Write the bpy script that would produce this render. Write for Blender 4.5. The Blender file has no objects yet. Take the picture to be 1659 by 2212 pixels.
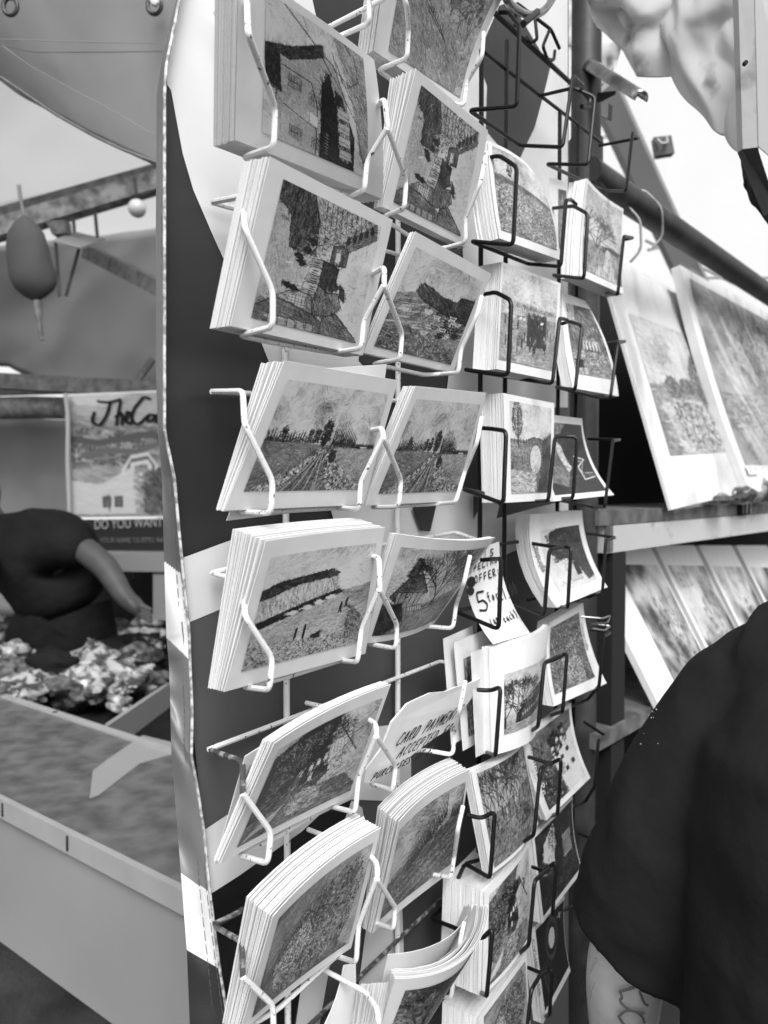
import bpy, math, random
import numpy as np
from mathutils import Vector

# ------------------------------------------------------------------ scene, camera, light
S = bpy.context.scene
COL = S.collection
rng = np.random.default_rng(7)
random.seed(7)
F = 1600.0                      # focal length in photo units (photo = 1659 x 2212)
pitch = math.atan(46 / F)
CAM = np.array([0.0, 0.0, 1.5])
FW = np.array([0, math.cos(pitch), -math.sin(pitch)])
UP = np.array([0, math.sin(pitch), math.cos(pitch)])
RT = np.array([1.0, 0, 0])
cd = bpy.data.cameras.new('camera'); cam = bpy.data.objects.new('camera', cd); COL.objects.link(cam)
cam.location = CAM; cam.rotation_euler = (math.pi / 2 - pitch, 0, 0)
cd.sensor_fit = 'VERTICAL'; cd.sensor_height = 36; cd.sensor_width = 27; cd.lens = F / 2212 * 36
cd.clip_start = 0.02; cd.clip_end = 500
cd.dof.use_dof = True; cd.dof.focus_distance = 0.60; cd.dof.aperture_fstop = 8.0
S.camera = cam

SUN_EL, SUN_AZ = math.radians(48), math.radians(172)   # azimuth clockwise from +Y
w = bpy.data.worlds.new('World'); S.world = w; w.use_nodes = True
nt = w.node_tree
sky = nt.nodes.new('ShaderNodeTexSky'); sky.sky_type = 'NISHITA'; sky.sun_disc = False
sky.sun_elevation = SUN_EL; sky.sun_rotation = SUN_AZ; sky.dust_density = 3.0
bw = nt.nodes.new('ShaderNodeRGBToBW')
nt.links.new(sky.outputs[0], bw.inputs[0])
bg = nt.nodes['Background']; bg.inputs[1].default_value = 0.15
nt.links.new(bw.outputs[0], bg.inputs[0])
sl = bpy.data.lights.new('sun', 'SUN'); sl.energy = 1.4; sl.angle = math.radians(25); sl.color = (1, 1, 1)
so = bpy.data.objects.new('sun', sl); COL.objects.link(so)
sd = Vector((math.sin(SUN_AZ) * math.cos(SUN_EL), math.cos(SUN_AZ) * math.cos(SUN_EL), math.sin(SUN_EL)))
so.rotation_euler = sd.to_track_quat('Z', 'Y').to_euler()
S.view_settings.view_transform = 'Standard'; S.view_settings.look = 'None'
S.view_settings.exposure = 0.9; S.view_settings.gamma = 1
S.render.resolution_x = 768; S.render.resolution_y = 1024

# ------------------------------------------------------------------ geometry helpers
def ray(x, y): return FW + RT * ((x - 829) / F) + UP * ((1106 - y) / F)
def Z(x, y, d): return CAM + ray(x, y) * d                       # a point d metres ahead
def plane(nx, ny, D):
    nn = np.array([nx, ny, 0.0]); nn /= np.linalg.norm(nn)
    def f(x, y, w=0.0):
        r = ray(x, y); return CAM + r * ((w - D) / (nn @ r))
    return f, nn
W, N1 = plane(1600, -1151, 0.42)                                   # the banner's plane
U1 = np.array([-N1[1], N1[0], 0])
W2, N2 = plane(.74, -.67, 0.517)                                   # the print display on the right
def proj(p):
    q = np.asarray(p) - CAM; z = q @ FW
    return 829 + F * (q @ RT) / z, 1106 - F * (q @ UP) / z

def tag(o, label=None, cat=None, group=None, kind=None):
    if label: o['label'] = label
    if cat: o['category'] = cat
    if group: o['group'] = group
    if kind: o['kind'] = kind
    return o
def empty(name, loc, label, cat, group=None):
    o = bpy.data.objects.new(name, None); COL.objects.link(o); o.location = tuple(loc); o.empty_display_size = .02
    return tag(o, label, cat, group)
def mesh(name, V, Fc, m, parent=None, smooth=False, col=None, facecol=None):
    me = bpy.data.meshes.new(name)
    me.from_pydata([tuple(map(float, v)) for v in V], [], [tuple(map(int, f)) for f in Fc]); me.update()
    if smooth:
        me.polygons.foreach_set('use_smooth', [True] * len(me.polygons)); me.set_sharp_from_angle(angle=math.radians(42))
    if col is not None:
        a = me.color_attributes.new('col', 'FLOAT_COLOR', 'POINT')
        c = np.ones((len(V), 4), np.float32); c[:, :3] = np.asarray(col, np.float32).reshape(-1, 1)
        a.data.foreach_set('color', c.ravel())
    if facecol is not None:
        a = me.color_attributes.new('col', 'FLOAT_COLOR', 'CORNER')
        c = np.ones((len(me.loops), 4), np.float32); k = 0
        for i, p in enumerate(me.polygons):
            c[k:k + len(p.vertices), :3] = facecol[i]; k += len(p.vertices)
        a.data.foreach_set('color', c.ravel())
    me.materials.append(m)
    o = bpy.data.objects.new(name, me); COL.objects.link(o)
    if parent is not None:
        o.parent = parent; o.matrix_parent_inverse = world(parent).inverted()
    return o
def world(o):
    from mathutils import Matrix
    m = Matrix.LocRotScale(o.location, o.rotation_euler, o.scale)
    return world(o.parent) @ o.matrix_parent_inverse @ m if o.parent else m
class MB:
    def __init__(s): s.V = []; s.F = []
    def add(s, V, Fc):
        b = len(s.V); s.V += [tuple(v) for v in V]; s.F += [tuple(i + b for i in f) for f in Fc]; return s
    def box8(s, a, b):       # two quads, a nearer, b farther, same winding
        return s.add(list(a) + list(b), [(0, 1, 2, 3), (7, 6, 5, 4), (0, 4, 5, 1), (1, 5, 6, 2), (2, 6, 7, 3), (3, 7, 4, 0)])
    def box(s, c, ax, ay, az):   # centre and three half-vectors
        c, ax, ay, az = map(np.asarray, (c, ax, ay, az))
        q = [c - ax - ay, c + ax - ay, c + ax + ay, c - ax + ay]
        return s.box8([p + az for p in q], [p - az for p in q])
    def tube(s, pts, r, seg=8, bend=.006, caps=True):
        V, Fc = tubegeo(pts, r, seg, bend, caps); return s.add(V, Fc)
    def make(s, name, m, parent=None, smooth=False): return mesh(name, s.V, s.F, m, parent, smooth)
def rounded(pts, b):
    P = [np.asarray(p, float) for p in pts]; out = [P[0]]
    for i in range(1, len(P) - 1):
        a, c = P[i - 1] - P[i], P[i + 1] - P[i]; la, lc = np.linalg.norm(a), np.linalg.norm(c)
        if la < 1e-6 or lc < 1e-6: continue
        k = min(b, la * .45, lc * .45); A, C = P[i] + a / la * k, P[i] + c / lc * k
        for t in (0, .25, .5, .75, 1): out.append((1 - t) ** 2 * A + 2 * t * (1 - t) * P[i] + t * t * C)
    out.append(P[-1]); return out
def tubegeo(pts, r, seg=8, bend=.006, caps=True):
    P = rounded(pts, bend) if bend and len(pts) > 2 else [np.asarray(p, float) for p in pts]
    R = r if hasattr(r, '__len__') else [r] * len(P)
    if len(R) != len(P): R = np.interp(np.linspace(0, 1, len(P)), np.linspace(0, 1, len(R)), R)
    V = []; Fc = []; t0 = P[1] - P[0]; t0 /= np.linalg.norm(t0)
    a = np.cross(t0, [0, 0, 1]);
    if np.linalg.norm(a) < .1: a = np.cross(t0, [1, 0, 0])
    a /= np.linalg.norm(a)
    for i, p in enumerate(P):
        t = (P[min(i + 1, len(P) - 1)] - P[max(i - 1, 0)]); t /= max(np.linalg.norm(t), 1e-9)
        a = a - t * (a @ t); a /= np.linalg.norm(a); b = np.cross(t, a)
        for k in range(seg):
            an = 2 * math.pi * k / seg; V.append(p + (a * math.cos(an) + b * math.sin(an)) * R[i])
    for i in range(len(P) - 1):
        for k in range(seg):
            k2 = (k + 1) % seg; Fc.append((i * seg + k, i * seg + k2, (i + 1) * seg + k2, (i + 1) * seg + k))
    if caps: Fc.append(tuple(range(seg))[::-1]); Fc.append(tuple(range((len(P) - 1) * seg, len(P) * seg)))
    return V, Fc
def tube(name, pts, r, m, parent=None, seg=8, bend=.006):
    V, Fc = tubegeo(pts, r, seg, bend); return mesh(name, V, Fc, m, parent, True)

# ------------------------------------------------------------------ materials (all greys: the photograph has no colour)
def mat(name, v, rough=.6, metal=0, spec=.5, noise=None, bump=None, attr=False, ramp=None, trans=None):
    m = bpy.data.materials.new(name); m.use_nodes = True; t = m.node_tree; B = t.nodes['Principled BSDF']
    B.inputs['Roughness'].default_value = rough; B.inputs['Metallic'].default_value = metal
    B.inputs['Specular IOR Level'].default_value = spec
    B.inputs['Base Color'].default_value = (v, v, v, 1)
    tc = t.nodes.new('ShaderNodeTexCoord')
    src = None
    if attr:
        a = t.nodes.new('ShaderNodeVertexColor'); a.layer_name = 'col'; src = a.outputs[0]
        t.links.new(src, B.inputs['Base Color'])
    if noise:     # (scale, low, high, value2, detail)
        n = t.nodes.new('ShaderNodeTexNoise'); n.inputs['Scale'].default_value = noise[0]; n.inputs['Detail'].default_value = noise[4] if len(noise) > 4 else 5
        t.links.new(tc.outputs['Object'], n.inputs['Vector'])
        r = t.nodes.new('ShaderNodeMapRange'); r.inputs[1].default_value = noise[1]; r.inputs[2].default_value = noise[2]
        t.links.new(n.outputs[0], r.inputs[0])
        mx = t.nodes.new('ShaderNodeMix'); mx.data_type = 'RGBA'
        t.links.new(r.outputs[0], mx.inputs[0])
        if src is not None:
            t.links.new(src, mx.inputs[6])
            ml = t.nodes.new('ShaderNodeMix'); ml.data_type = 'RGBA'; ml.blend_type = 'MULTIPLY'; ml.inputs[0].default_value = 1
            t.links.new(src, ml.inputs[6]); ml.inputs[7].default_value = (noise[3],) * 3 + (1,)
            t.links.new(ml.outputs[2], mx.inputs[7])
        else:
            mx.inputs[6].default_value = (v, v, v, 1); mx.inputs[7].default_value = (noise[3],) * 3 + (1,)
        t.links.new(mx.outputs[2], B.inputs['Base Color'])
    if bump:      # (scale, distance, strength)
        n2 = t.nodes.new('ShaderNodeTexNoise'); n2.inputs['Scale'].default_value = bump[0]; n2.inputs['Detail'].default_value = 4
        t.links.new(tc.outputs['Object'], n2.inputs['Vector'])
        b = t.nodes.new('ShaderNodeBump'); b.inputs['Distance'].default_value = bump[1]; b.inputs['Strength'].default_value = bump[2]
        t.links.new(n2.outputs[0], b.inputs['Height']); t.links.new(b.outputs[0], B.inputs['Normal'])
    if trans:
        tr = t.nodes.new('ShaderNodeBsdfTranslucent'); tr.inputs[0].default_value = (trans[0],) * 3 + (1,)
        ms = t.nodes.new('ShaderNodeMixShader'); ms.inputs[0].default_value = trans[1]
        out = t.nodes['Material Output']
        t.links.new(B.outputs[0], ms.inputs[1]); t.links.new(tr.outputs[0], ms.inputs[2]); t.links.new(ms.outputs[0], out.inputs[0])
    return m
M = dict(
    paper=mat('card_paper', .75, .7, spec=.2, noise=(60, .35, .7, .70)),
    edge=mat('paper_edges', .76, .8, spec=.15, noise=(900, .4, .62, .70)),
    print=mat('printed_picture', .5, .42, attr=True, spec=.5, bump=(700, .0003, .25)),
    ink=mat('marker_ink', .012, .5),
    greyink=mat('grey_print', .12, .5),
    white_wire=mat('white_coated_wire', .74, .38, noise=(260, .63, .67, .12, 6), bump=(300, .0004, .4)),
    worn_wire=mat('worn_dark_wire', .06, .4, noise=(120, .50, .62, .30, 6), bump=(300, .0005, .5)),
    black_wire=mat('black_coated_wire', .008, .38, spec=.22, bump=(400, .0002, .3)),
    tarp=mat('printed_vinyl_banner', .05, .42, attr=True, spec=.5, noise=(9, .3, .8, .85), bump=(14, .004, .25)),
    hem=mat('glossy_vinyl_hem', .1, .3, attr=True, spec=.8, bump=(1400, .0006, .7)),
    seam=mat('seam_edge', .6, .6, noise=(200, .4, .6, .2)),
    steel=mat('painted_steel', .016, .5, metal=.0, noise=(14, .5, .8, .06, 8), bump=(60, .001, .3)),
    chrome=mat('bare_metal', .35, .28, metal=.9, noise=(25, .45, .7, .12, 6)),
    wood=mat('weathered_wood', .42, .8, noise=(22, .35, .65, .12, 8), bump=(40, .004, .5)),
    paintwood=mat('peeling_white_paint', .46, .7, noise=(17, .55, .66, .22, 9), bump=(40, .003, .4)),
    darkwood=mat('dark_wood', .07, .6, noise=(30, .35, .65, .16, 8), bump=(40, .003, .5)),
    canvas=mat('dirty_canvas', .62, .8, noise=(16, .62, .72, .15, 10), bump=(25, .001, .2), trans=(.5, .3)),
    awning=mat('grey_awning_cloth', .46, .8, noise=(5, .3, .8, .38, 6), bump=(30, .001, .2), trans=(.45, .35)),
    ceiling=mat('pale_canopy_cloth', .75, .85, noise=(2, .3, .7, .68), trans=(.9, .65)),
    roof=mat('white_sky_cloth', .85, .8, noise=(1, .3, .7, .8), trans=(.8, .3)),  # for the added sheet that stands in for bright sky
    innerwall=mat('grey_curtain', .26, .85, noise=(3, .3, .7, .22), bump=(5, .01, .3), trans=(.3, .3)),
    counter=mat('worn_counter_top', .13, .42, noise=(22, .36, .66, .06, 12), bump=(30, .002, .3)),
    panel=mat('pale_counter_panel', .27, .5, noise=(3, .3, .7, .22)),
    trim=mat('counter_trim', .32, .35, noise=(12, .4, .7, .28)),
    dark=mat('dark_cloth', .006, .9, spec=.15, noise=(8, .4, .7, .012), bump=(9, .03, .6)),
    shirt=mat('black_tee', .014, .92, spec=.12, noise=(1500, .4, .6, .018, 3), bump=(13, .012, .55)),
    skin=mat('skin', .62, .5, spec=.35, noise=(60, .35, .7, .54), bump=(250, .0006, .3)),
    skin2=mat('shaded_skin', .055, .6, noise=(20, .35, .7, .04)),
    hair=mat('hair', .02, .5, bump=(80, .01, .6)),
    ground=mat('dark_asphalt', .05, .85, noise=(6, .4, .65, .02, 10), bump=(60, .01, .6)),
    bulb=mat('bulb_glass', .5, .12, spec=.8),
    goods=mat('patterned_cloth', .13, .7, noise=(38, .38, .58, .03, 7), bump=(18, .02, .6)),
    goods2=mat('pale_patterned_cloth', .32, .6, noise=(30, .45, .55, .04, 7), bump=(18, .02, .6)),
    bagcloth=mat('dark_bag_cloth', .04, .8, noise=(20, .3, .7, .045), bump=(150, .002, .5)),
    glossy=mat('glossy_wrapped_cloth', .12, .25, spec=.9, noise=(26, .42, .56, .4, 6), bump=(30, .02, .8)),
    glossy2=mat('glossy_dark_wrap', .03, .25, spec=.8, noise=(22, .5, .62, .3, 6), bump=(30, .02, .8)),
    black=mat('black_board', .006, .9),
    sleeve=mat('plastic_sleeve', .66, .12, attr=True, spec=1.0, bump=(9, .02, .5)),
    tattoo=mat('tattoo_ink', .13, .5),
)
# clear film over the large prints
fm = bpy.data.materials.new('clear_film'); fm.use_nodes = True; t = fm.node_tree
B = t.nodes['Principled BSDF']; B.inputs['Base Color'].default_value = (.9, .9, .9, 1); B.inputs['Roughness'].default_value = .12
tr = t.nodes.new('ShaderNodeBsdfTransparent'); ms = t.nodes.new('ShaderNodeMixShader'); gl = t.nodes.new('ShaderNodeBsdfGlossy'); gl.inputs['Roughness'].default_value = .16
tc = t.nodes.new('ShaderNodeTexCoord'); mp = t.nodes.new('ShaderNodeMapping'); mp.inputs['Scale'].default_value = (9, 9, 3)
n = t.nodes.new('ShaderNodeTexNoise'); n.inputs['Scale'].default_value = .9; n.inputs['Detail'].default_value = 2; n.inputs['Distortion'].default_value = 1.0
b = t.nodes.new('ShaderNodeBump'); b.inputs['Distance'].default_value = .02; b.inputs['Strength'].default_value = .35
t.links.new(tc.outputs['Object'], mp.inputs[0]); t.links.new(mp.outputs[0], n.inputs[0]); t.links.new(n.outputs[0], b.inputs['Height']); t.links.new(b.outputs[0], gl.inputs['Normal'])
ly = t.nodes.new('ShaderNodeMapRange'); ly.inputs[1].default_value = .50; ly.inputs[2].default_value = .72; ly.inputs[3].default_value = .05; ly.inputs[4].default_value = .26
t.links.new(n.outputs[0], ly.inputs[0])
t.links.new(ly.outputs[0], ms.inputs[0]); t.links.new(tr.outputs[0], ms.inputs[1]); t.links.new(gl.outputs[0], ms.inputs[2]); t.links.new(ms.outputs[0], t.nodes['Material Output'].inputs[0])
t.nodes.remove(B)
M['film'] = fm

# ------------------------------------------------------------------ a small painter: grey pictures as arrays
def fbm(h, w, sc, seed, oct=4):
    r = np.random.default_rng(seed); out = np.zeros((h, w)); amp = 1; tot = 0
    for o in range(oct):
        gy, gx = max(2, int(sc * 2 ** o * h / w) + 2), int(sc * 2 ** o) + 2
        g = r.random((gy, gx)); y = np.linspace(0, gy - 1.001, h); x = np.linspace(0, gx - 1.001, w)
        yi, xi = y.astype(int), x.astype(int); fy, fx = (y - yi)[:, None], (x - xi)[None]
        fy = fy * fy * (3 - 2 * fy); fx = fx * fx * (3 - 2 * fx)
        a = g[yi][:, xi]; b_ = g[yi][:, xi + 1]; c = g[yi + 1][:, xi]; d = g[yi + 1][:, xi + 1]
        out += amp * ((a * (1 - fx) + b_ * fx) * (1 - fy) + (c * (1 - fx) + d * fx) * fy); tot += amp; amp *= .55
    return out / tot
class Cv:
    def __init__(s, w, h, v=.6, seed=1):
        s.w, s.h = w, h; s.a = np.full((h, w), float(v)); s.r = np.random.default_rng(seed); s.seed = seed
        s.Y, s.X = np.mgrid[0:h, 0:w]; s.Y = (s.Y + .5) / h; s.X = (s.X + .5) / w; s.as_ = w / h
    def mask(s, pts):
        m = np.zeros((s.h, s.w), bool); n = len(pts)
        for i in range(n):
            x1, y1 = pts[i]; x2, y2 = pts[(i + 1) % n]
            if y1 == y2: continue
            c = ((y1 > s.Y) != (y2 > s.Y)) & (s.X < (x2 - x1) * (s.Y - y1) / (y2 - y1) + x1); m ^= c
        return m
    def seg(s, x1, y1, x2, y2, wd, v, al=1):      # wd in pixels
        W_, H_ = s.w, s.h; x1 *= W_; x2 *= W_; y1 *= H_; y2 *= H_
        a, b_ = int(max(0, min(x1, x2) - wd - 1)), int(min(W_, max(x1, x2) + wd + 2)); c, d = int(max(0, min(y1, y2) - wd - 1)), int(min(H_, max(y1, y2) + wd + 2))
        if a >= b_ or c >= d: return
        X = np.arange(a, b_)[None] + .5 - x1; Y = np.arange(c, d)[:, None] + .5 - y1; dx, dy = x2 - x1, y2 - y1
        t_ = np.clip((X * dx + Y * dy) / max(dx * dx + dy * dy, 1e-6), 0, 1)
        q = np.sqrt((X - t_ * dx) ** 2 + (Y - t_ * dy) ** 2); k = np.clip(wd / 2 + .5 - q, 0, 1) * al
        s.a[c:d, a:b_] = s.a[c:d, a:b_] * (1 - k) + v * k
    def line(s, pts, wd, v, al=1):
        for (a, b_), (c, d) in zip(pts[:-1], pts[1:]): s.seg(a, b_, c, d, wd, v, al)
    def fill(s, pts, v, jit=.1, ang=0, n=None, ln=.05, wd=1.6, aj=.3, outline=None):
        m = s.mask(pts) if pts else np.ones((s.h, s.w), bool); s.a[m] = v
        idx = np.argwhere(m)
        if len(idx) == 0: return m
        n = int(len(idx) / 14) if n is None else n
        for k in s.r.integers(0, len(idx), n):
            y, x = idx[k]; an = (ang(x / s.w, y / s.h) if callable(ang) else ang) + s.r.normal() * aj
            l = ln * (0.5 + s.r.random()); dx, dy = math.cos(an) * l / 2, math.sin(an) * l / 2 * s.as_
            cx, cy = (x + .5) / s.w, (y + .5) / s.h; vv = (v if not callable(v) else v(cx, cy)) + s.r.normal() * jit
            s.seg(cx - dx, cy - dy, cx + dx, cy + dy, wd * (.6 + .8 * s.r.random()), np.clip(vv, .03, .97), .8)
        if outline: s.line(list(pts) + [pts[0]], outline[0], outline[1])
        return m
    def sky(s, lo=.5, hi=.9, y1=1.0, sc=4, curl=1.5):
        f = fbm(s.h, s.w, sc, s.seed + 9); g = fbm(s.h, s.w, sc, s.seed + 19, 2); f = (f - f.min()) / (f.max() - f.min())
        m = s.Y < y1; s.a[m] = (lo + (hi - lo) * f)[m]; n = int(s.w * s.h * y1 / 9)
        for _ in range(n):
            x, y = s.r.random(), s.r.random() * y1; j, i = int(y * s.h), int(x * s.w)
            an = (g[j, i] - .5) * math.pi * 2 * curl; v = s.a[j, i] + s.r.normal() * .085
            dx, dy = math.cos(an) * .02, math.sin(an) * .02 * s.as_
            s.seg(x - dx, y - dy, x + dx, y + dy, 1.8, np.clip(v, .1, .97), .7)
    def dabs(s, pts, n, lo, hi, wd=2.0, ln=.008):
        m = s.mask(pts); idx = np.argwhere(m)
        if len(idx) == 0: return
        for k in s.r.integers(0, len(idx), n):
            y, x = idx[k]; cx, cy = (x + .5) / s.w, (y + .5) / s.h; an = s.r.random() * 3.14; dx, dy = math.cos(an) * ln, math.sin(an) * ln * s.as_
            s.seg(cx - dx, cy - dy, cx + dx, cy + dy, wd * (.5 + s.r.random()), s.r.uniform(lo, hi), .9)
    def branch(s, x, y, an, l, wd, v, d, sp=.55):
        x2, y2 = x + math.cos(an) * l, y + math.sin(an) * l * s.as_; s.seg(x, y, x2, y2, max(wd, .7), v, .95)
        if d > 0:
            for k in range(2 if s.r.random() < .6 else 3):
                s.branch(x2, y2, an + s.r.normal() * sp, l * s.r.uniform(.72, .92), wd * .68, v, d - 1, sp)
    def finish(s):
        h, w_ = s.a.shape; f = fbm(h, w_, 5, s.seed + 77, 4) - .5; s.a = np.clip(s.a + f * .22, .03, .98)
        src = s.a.copy(); g = fbm(h, w_, 4, s.seed + 87, 2); n = int(h * w_ / 13); r = s.r
        xs, ys = r.random(n), r.random(n); an = (g[(ys * h).astype(int), (xs * w_).astype(int)] - .5) * 7 + r.normal(size=n) * .35; ln = r.uniform(1.2, 3.4, n); j = r.normal(size=n) * .07; wd = r.uniform(.9, 1.9, n)
        for k in range(n):
            x, y = xs[k] * w_, ys[k] * h; dx, dy = math.cos(an[k]) * ln[k], math.sin(an[k]) * ln[k]
            s.seg((x - dx) / w_, (y - dy) / h, (x + dx) / w_, (y + dy) / h, wd[k], min(max(src[int(y), int(x)] + j[k], .03), .98), .6)
        for k in range(n // 4):
            x, y = xs[-k - 1], ys[-k - 1]; i_ = n - k - 1; v = src[int(y * h), int(x * w_)] + r.choice([-1, 1]) * r.uniform(.08, .26)
            s.seg(x - math.cos(an[i_]) * 2.2 / w_, y - math.sin(an[i_]) * 2.2 / h, x + math.cos(an[i_]) * 2.2 / w_, y + math.sin(an[i_]) * 2.2 / h, .9, min(max(v, .03), .98), .8)
        m = s.a.mean(); s.a = np.clip(m + (s.a - m) * 1.2 + .03, .03, 1.0)
    def tree(s, x, y, h, v=.15, wd=4, d=6, lean=0, sp=.5):
        s.seg(x, y, x + lean * h * .15, y - h * .16, wd * 1.1, v)
        for q_ in (-.5, .0, .45): s.branch(x + lean * h * .15, y - h * .15, -math.pi / 2 + lean + q_, h * .22, wd * .6, v, d - 3, sp)
    def blobtree(s, x, y, w_, h_, v=.22, n=120, hi=.5):
        for _ in range(n):
            a, q = s.r.random() * 6.28, math.sqrt(s.r.random()); cx, cy = x + math.cos(a) * q * w_, y + math.sin(a) * q * h_; an = s.r.normal() - 1.5
            s.seg(cx, cy, cx + math.cos(an) * .014, cy + math.sin(an) * .014 * s.as_, max(2, s.w / 110), s.r.uniform(v * .5, v + (hi - v) * s.r.random() ** 2))
    def poplar(s, x, y, h, v=.15, w=.008):
        f_ = max(1, s.w / 190); v *= .75
        for k in range(18):
            q = k / 14; s.seg(x + s.r.normal() * w * (1 - q), y - h * q, x + s.r.normal() * w * (1 - q) * .5, y - h * min(1, q + .18), 2.1 * f_ * (1 - q * .6), v + s.r.random() * .15)
    def rect(s, x, y, w_, h_, v, out=.1): s.fill([(x, y), (x + w_, y), (x + w_, y + h_), (x, y + h_)], v, .05, 1.57, outline=(1, out))
    def sign(s, x, y):
        for k in range(4): s.line([(x + k * .018, y + s.r.normal() * .004), (x + .006 + k * .018, y - .025), (x + .013 + k * .018, y + s.r.normal() * .006)], 1, .08)

def pic_street(c):                      # a street seen turned on its side, as the card stands in its pocket
    c.sky(.68, 1.0, sc=5)
    c.fill([(0, 0), (.42, .1), (.42, .35), (.34, .6), (.3, .8), (.1, .92), (0, 1)], .60, .08, 1.5, ln=.1)
    c.fill([(0, 0), (.3, .0), (.38, .15), (.42, .42), (.17, .42), (.13, .2), (0, .12)], .24, .12, 1.6, ln=.06, outline=(1.6, .08))
    c.fill([(.3, 0), (.95, 0), (.9, .08), (.72, .22), (.45, .32), (.38, .15)], .52, .2, .8, ln=.03, outline=(1.2, .15))
    c.dabs([(.34, 0), (.92, 0), (.86, .08), (.7, .22), (.45, .32), (.4, .15)], 700, .08, .95, 1.5, .014)
    for i in range(9): x = .42 + i * .05; c.seg(x, .01, x + .03, .24 - i * .018, 2, .16)
    c.fill([(.95, .0), (.98, .12), (.72, .3), (.66, .24)], .36, .1, -.7, outline=(1.4, .1))
    for i in range(5): c.rect(.68 + i * .055, .19 - i * .036, .03, .05, .16)
    c.dabs([(.34, .25), (.62, .25), (.6, .5), (.36, .5)], 260, .08, .85, 1.8, .012)
    c.fill([(.56, .3), (.66, .26), (.72, .3), (.72, .42), (.56, .44)], .3, .08, 1.5, outline=(2, .07)); c.rect(.6, .33, .05, .08, .8)
    for i in range(7):
        y = .44 + i * .062; c.fill([(.40 - i * .012, y), (.5, y - .01), (.5, y + .055), (.39 - i * .013, y + .05)], .7 if i % 2 else .55, .1, 0, outline=(1.3, .1)); c.seg(.42, y + .02, .47, y + .02, 2.2, .14); c.seg(.42, y + .04, .47, y + .04, 2.2, .2)
    c.fill([(.5, .43), (.66, .45), (.66, .56), (.7, .6), (.6, .66), (.5, .62)], .2, .07, 1.5, outline=(2, .05))
    c.fill([(.5, .62), (.6, .66), (.7, .64), (.76, .74), (.7, .82), (.55, .86), (.46, .84)], .36, .14, 1.3, outline=(2, .06))
    c.fill([(.7, .56), (.76, .6), (.78, .7), (.72, .66)], .2, .08, outline=(1.5, .06))
    c.fill([(.16, .78), (.3, .7), (.46, .72), (.5, .86), (.36, .9), (.2, .86)], .42, .12, .2, outline=(1.6, .07))
    c.rect(.26, .74, .15, .1, .72)
    for i in range(5): c.seg(.26 + i * .03, .74, .26 + i * .03, .84, 1.1, .12); c.seg(.26, .75 + i * .02, .41, .75 + i * .02, 1, .14)
    c.fill([(0, .9), (.14, .8), (.3, .82), (.5, .86), (.6, .9), (.62, 1), (0, 1)], .33, .1, .4, ln=.08, outline=(2.2, .06))
    for i in range(5): c.fill([(.12 + i * .085, .93), (.19 + i * .085, .94), (.2 + i * .085, 1), (.13 + i * .085, 1)], .55, .08, outline=(1.6, .06))
    c.fill([(.6, .86), (.72, .8), (.96, .96), (1, 1), (.6, 1)], .36, .12, .75, ln=.06, outline=(2, .05))
    for (x, y) in ((.27, .46), (.3, .5), (.33, .4), (.36, .33), (.22, .69), (.28, .70)):
        c.fill([(x - .05, y - .01), (x + .01, y - .03), (x + .05, y), (x + .01, y + .03)], .12, .06)
    c.seg(.18, .53, .23, .52, 4, .9); c.sign(.05, .25)
def pic_inn(c):                         # tall turned building with a dark arcade, pale plate left of it
    c.sky(.66, 1.0, sc=4)
    c.fill([(.62, 0), (1, .0), (1, .98), (.9, .8), (.85, .5), (.72, .2)], .5, .16, 1.0, ln=.07)
    c.fill([(.0, .33), (.2, .3), (.5, .18), (.62, .22), (.75, .45), (.8, 1), (.1, 1), (.1, .62), (.02, .6)], .58, .06, 1.5, ln=.1, outline=(2.4, .06))
    c.fill([(.0, .33), (.12, .36), (.14, .62), (.02, .58)], .14, .07, 1.5, outline=(2, .04))
    c.fill([(.0, .33), (.22, .26), (.5, .12), (.52, .2), (.2, .36)], .2, .1, -.3, ln=.05, outline=(1.5, .05))
    for (x, y) in ((.2, .46), (.38, .52), (.22, .84), (.42, .86), (.6, .92)):
        c.rect(x, y, .11, .09, .5); c.line([(x, y + .045), (x + .11, y + .045)], 1.4, .1)
        for i in range(4): c.seg(x + .02 + i * .026, y + .01, x + .02 + i * .026, y + .08, 1.2, .12)
    c.line([(.14, .42), (.4, .44), (.46, .6), (.46, 1)], 2.2, .1); c.line([(.16, .7), (.46, .78)], 2, .12)
    c.fill([(.5, .42), (.57, .3), (.63, .5), (.68, 1), (.5, 1)], .1, .04, 1.5, ln=.12, outline=(2, .04))
    c.fill([(.63, .4), (.7, .42), (.84, .7), (.84, 1), (.68, 1)], .16, .08, 1.4, outline=(2, .04))
    for i in range(4): c.rect(.66 + .01 * i, .52 + i * .11, .12, .075, .68); c.seg(.68, .56 + i * .11, .78, .57 + i * .11, 1.4, .2)
    for i in range(16): a = c.r.uniform(.2, .6); c.line([(.52 + a * .4, .02 + a * .5), (.56 + a * .4, .1 + a * .5), (.55 + a * .5, .18 + a * .4)], 1.6, .1 if i % 2 else .75)
    c.line([(.15, 0), (.42, .14), (.55, .25), (.6, .3)], 3.2, .1); c.line([(.62, .3), (.86, .56), (.97, 1)], 2.2, .12)
    c.line([(.62, .24), (.8, .3), (.9, .22), (.86, .05)], 2, .15)
    c.fill([(.39, .66), (.47, .68), (.47, .77), (.39, .75)], .93, .01, outline=(1.2, .2))
    for k in range(7): c.line([(.545, .78 + k * .026), (.575, .785 + k * .026), (.56, .792 + k * .026)], 1, .6)
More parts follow.
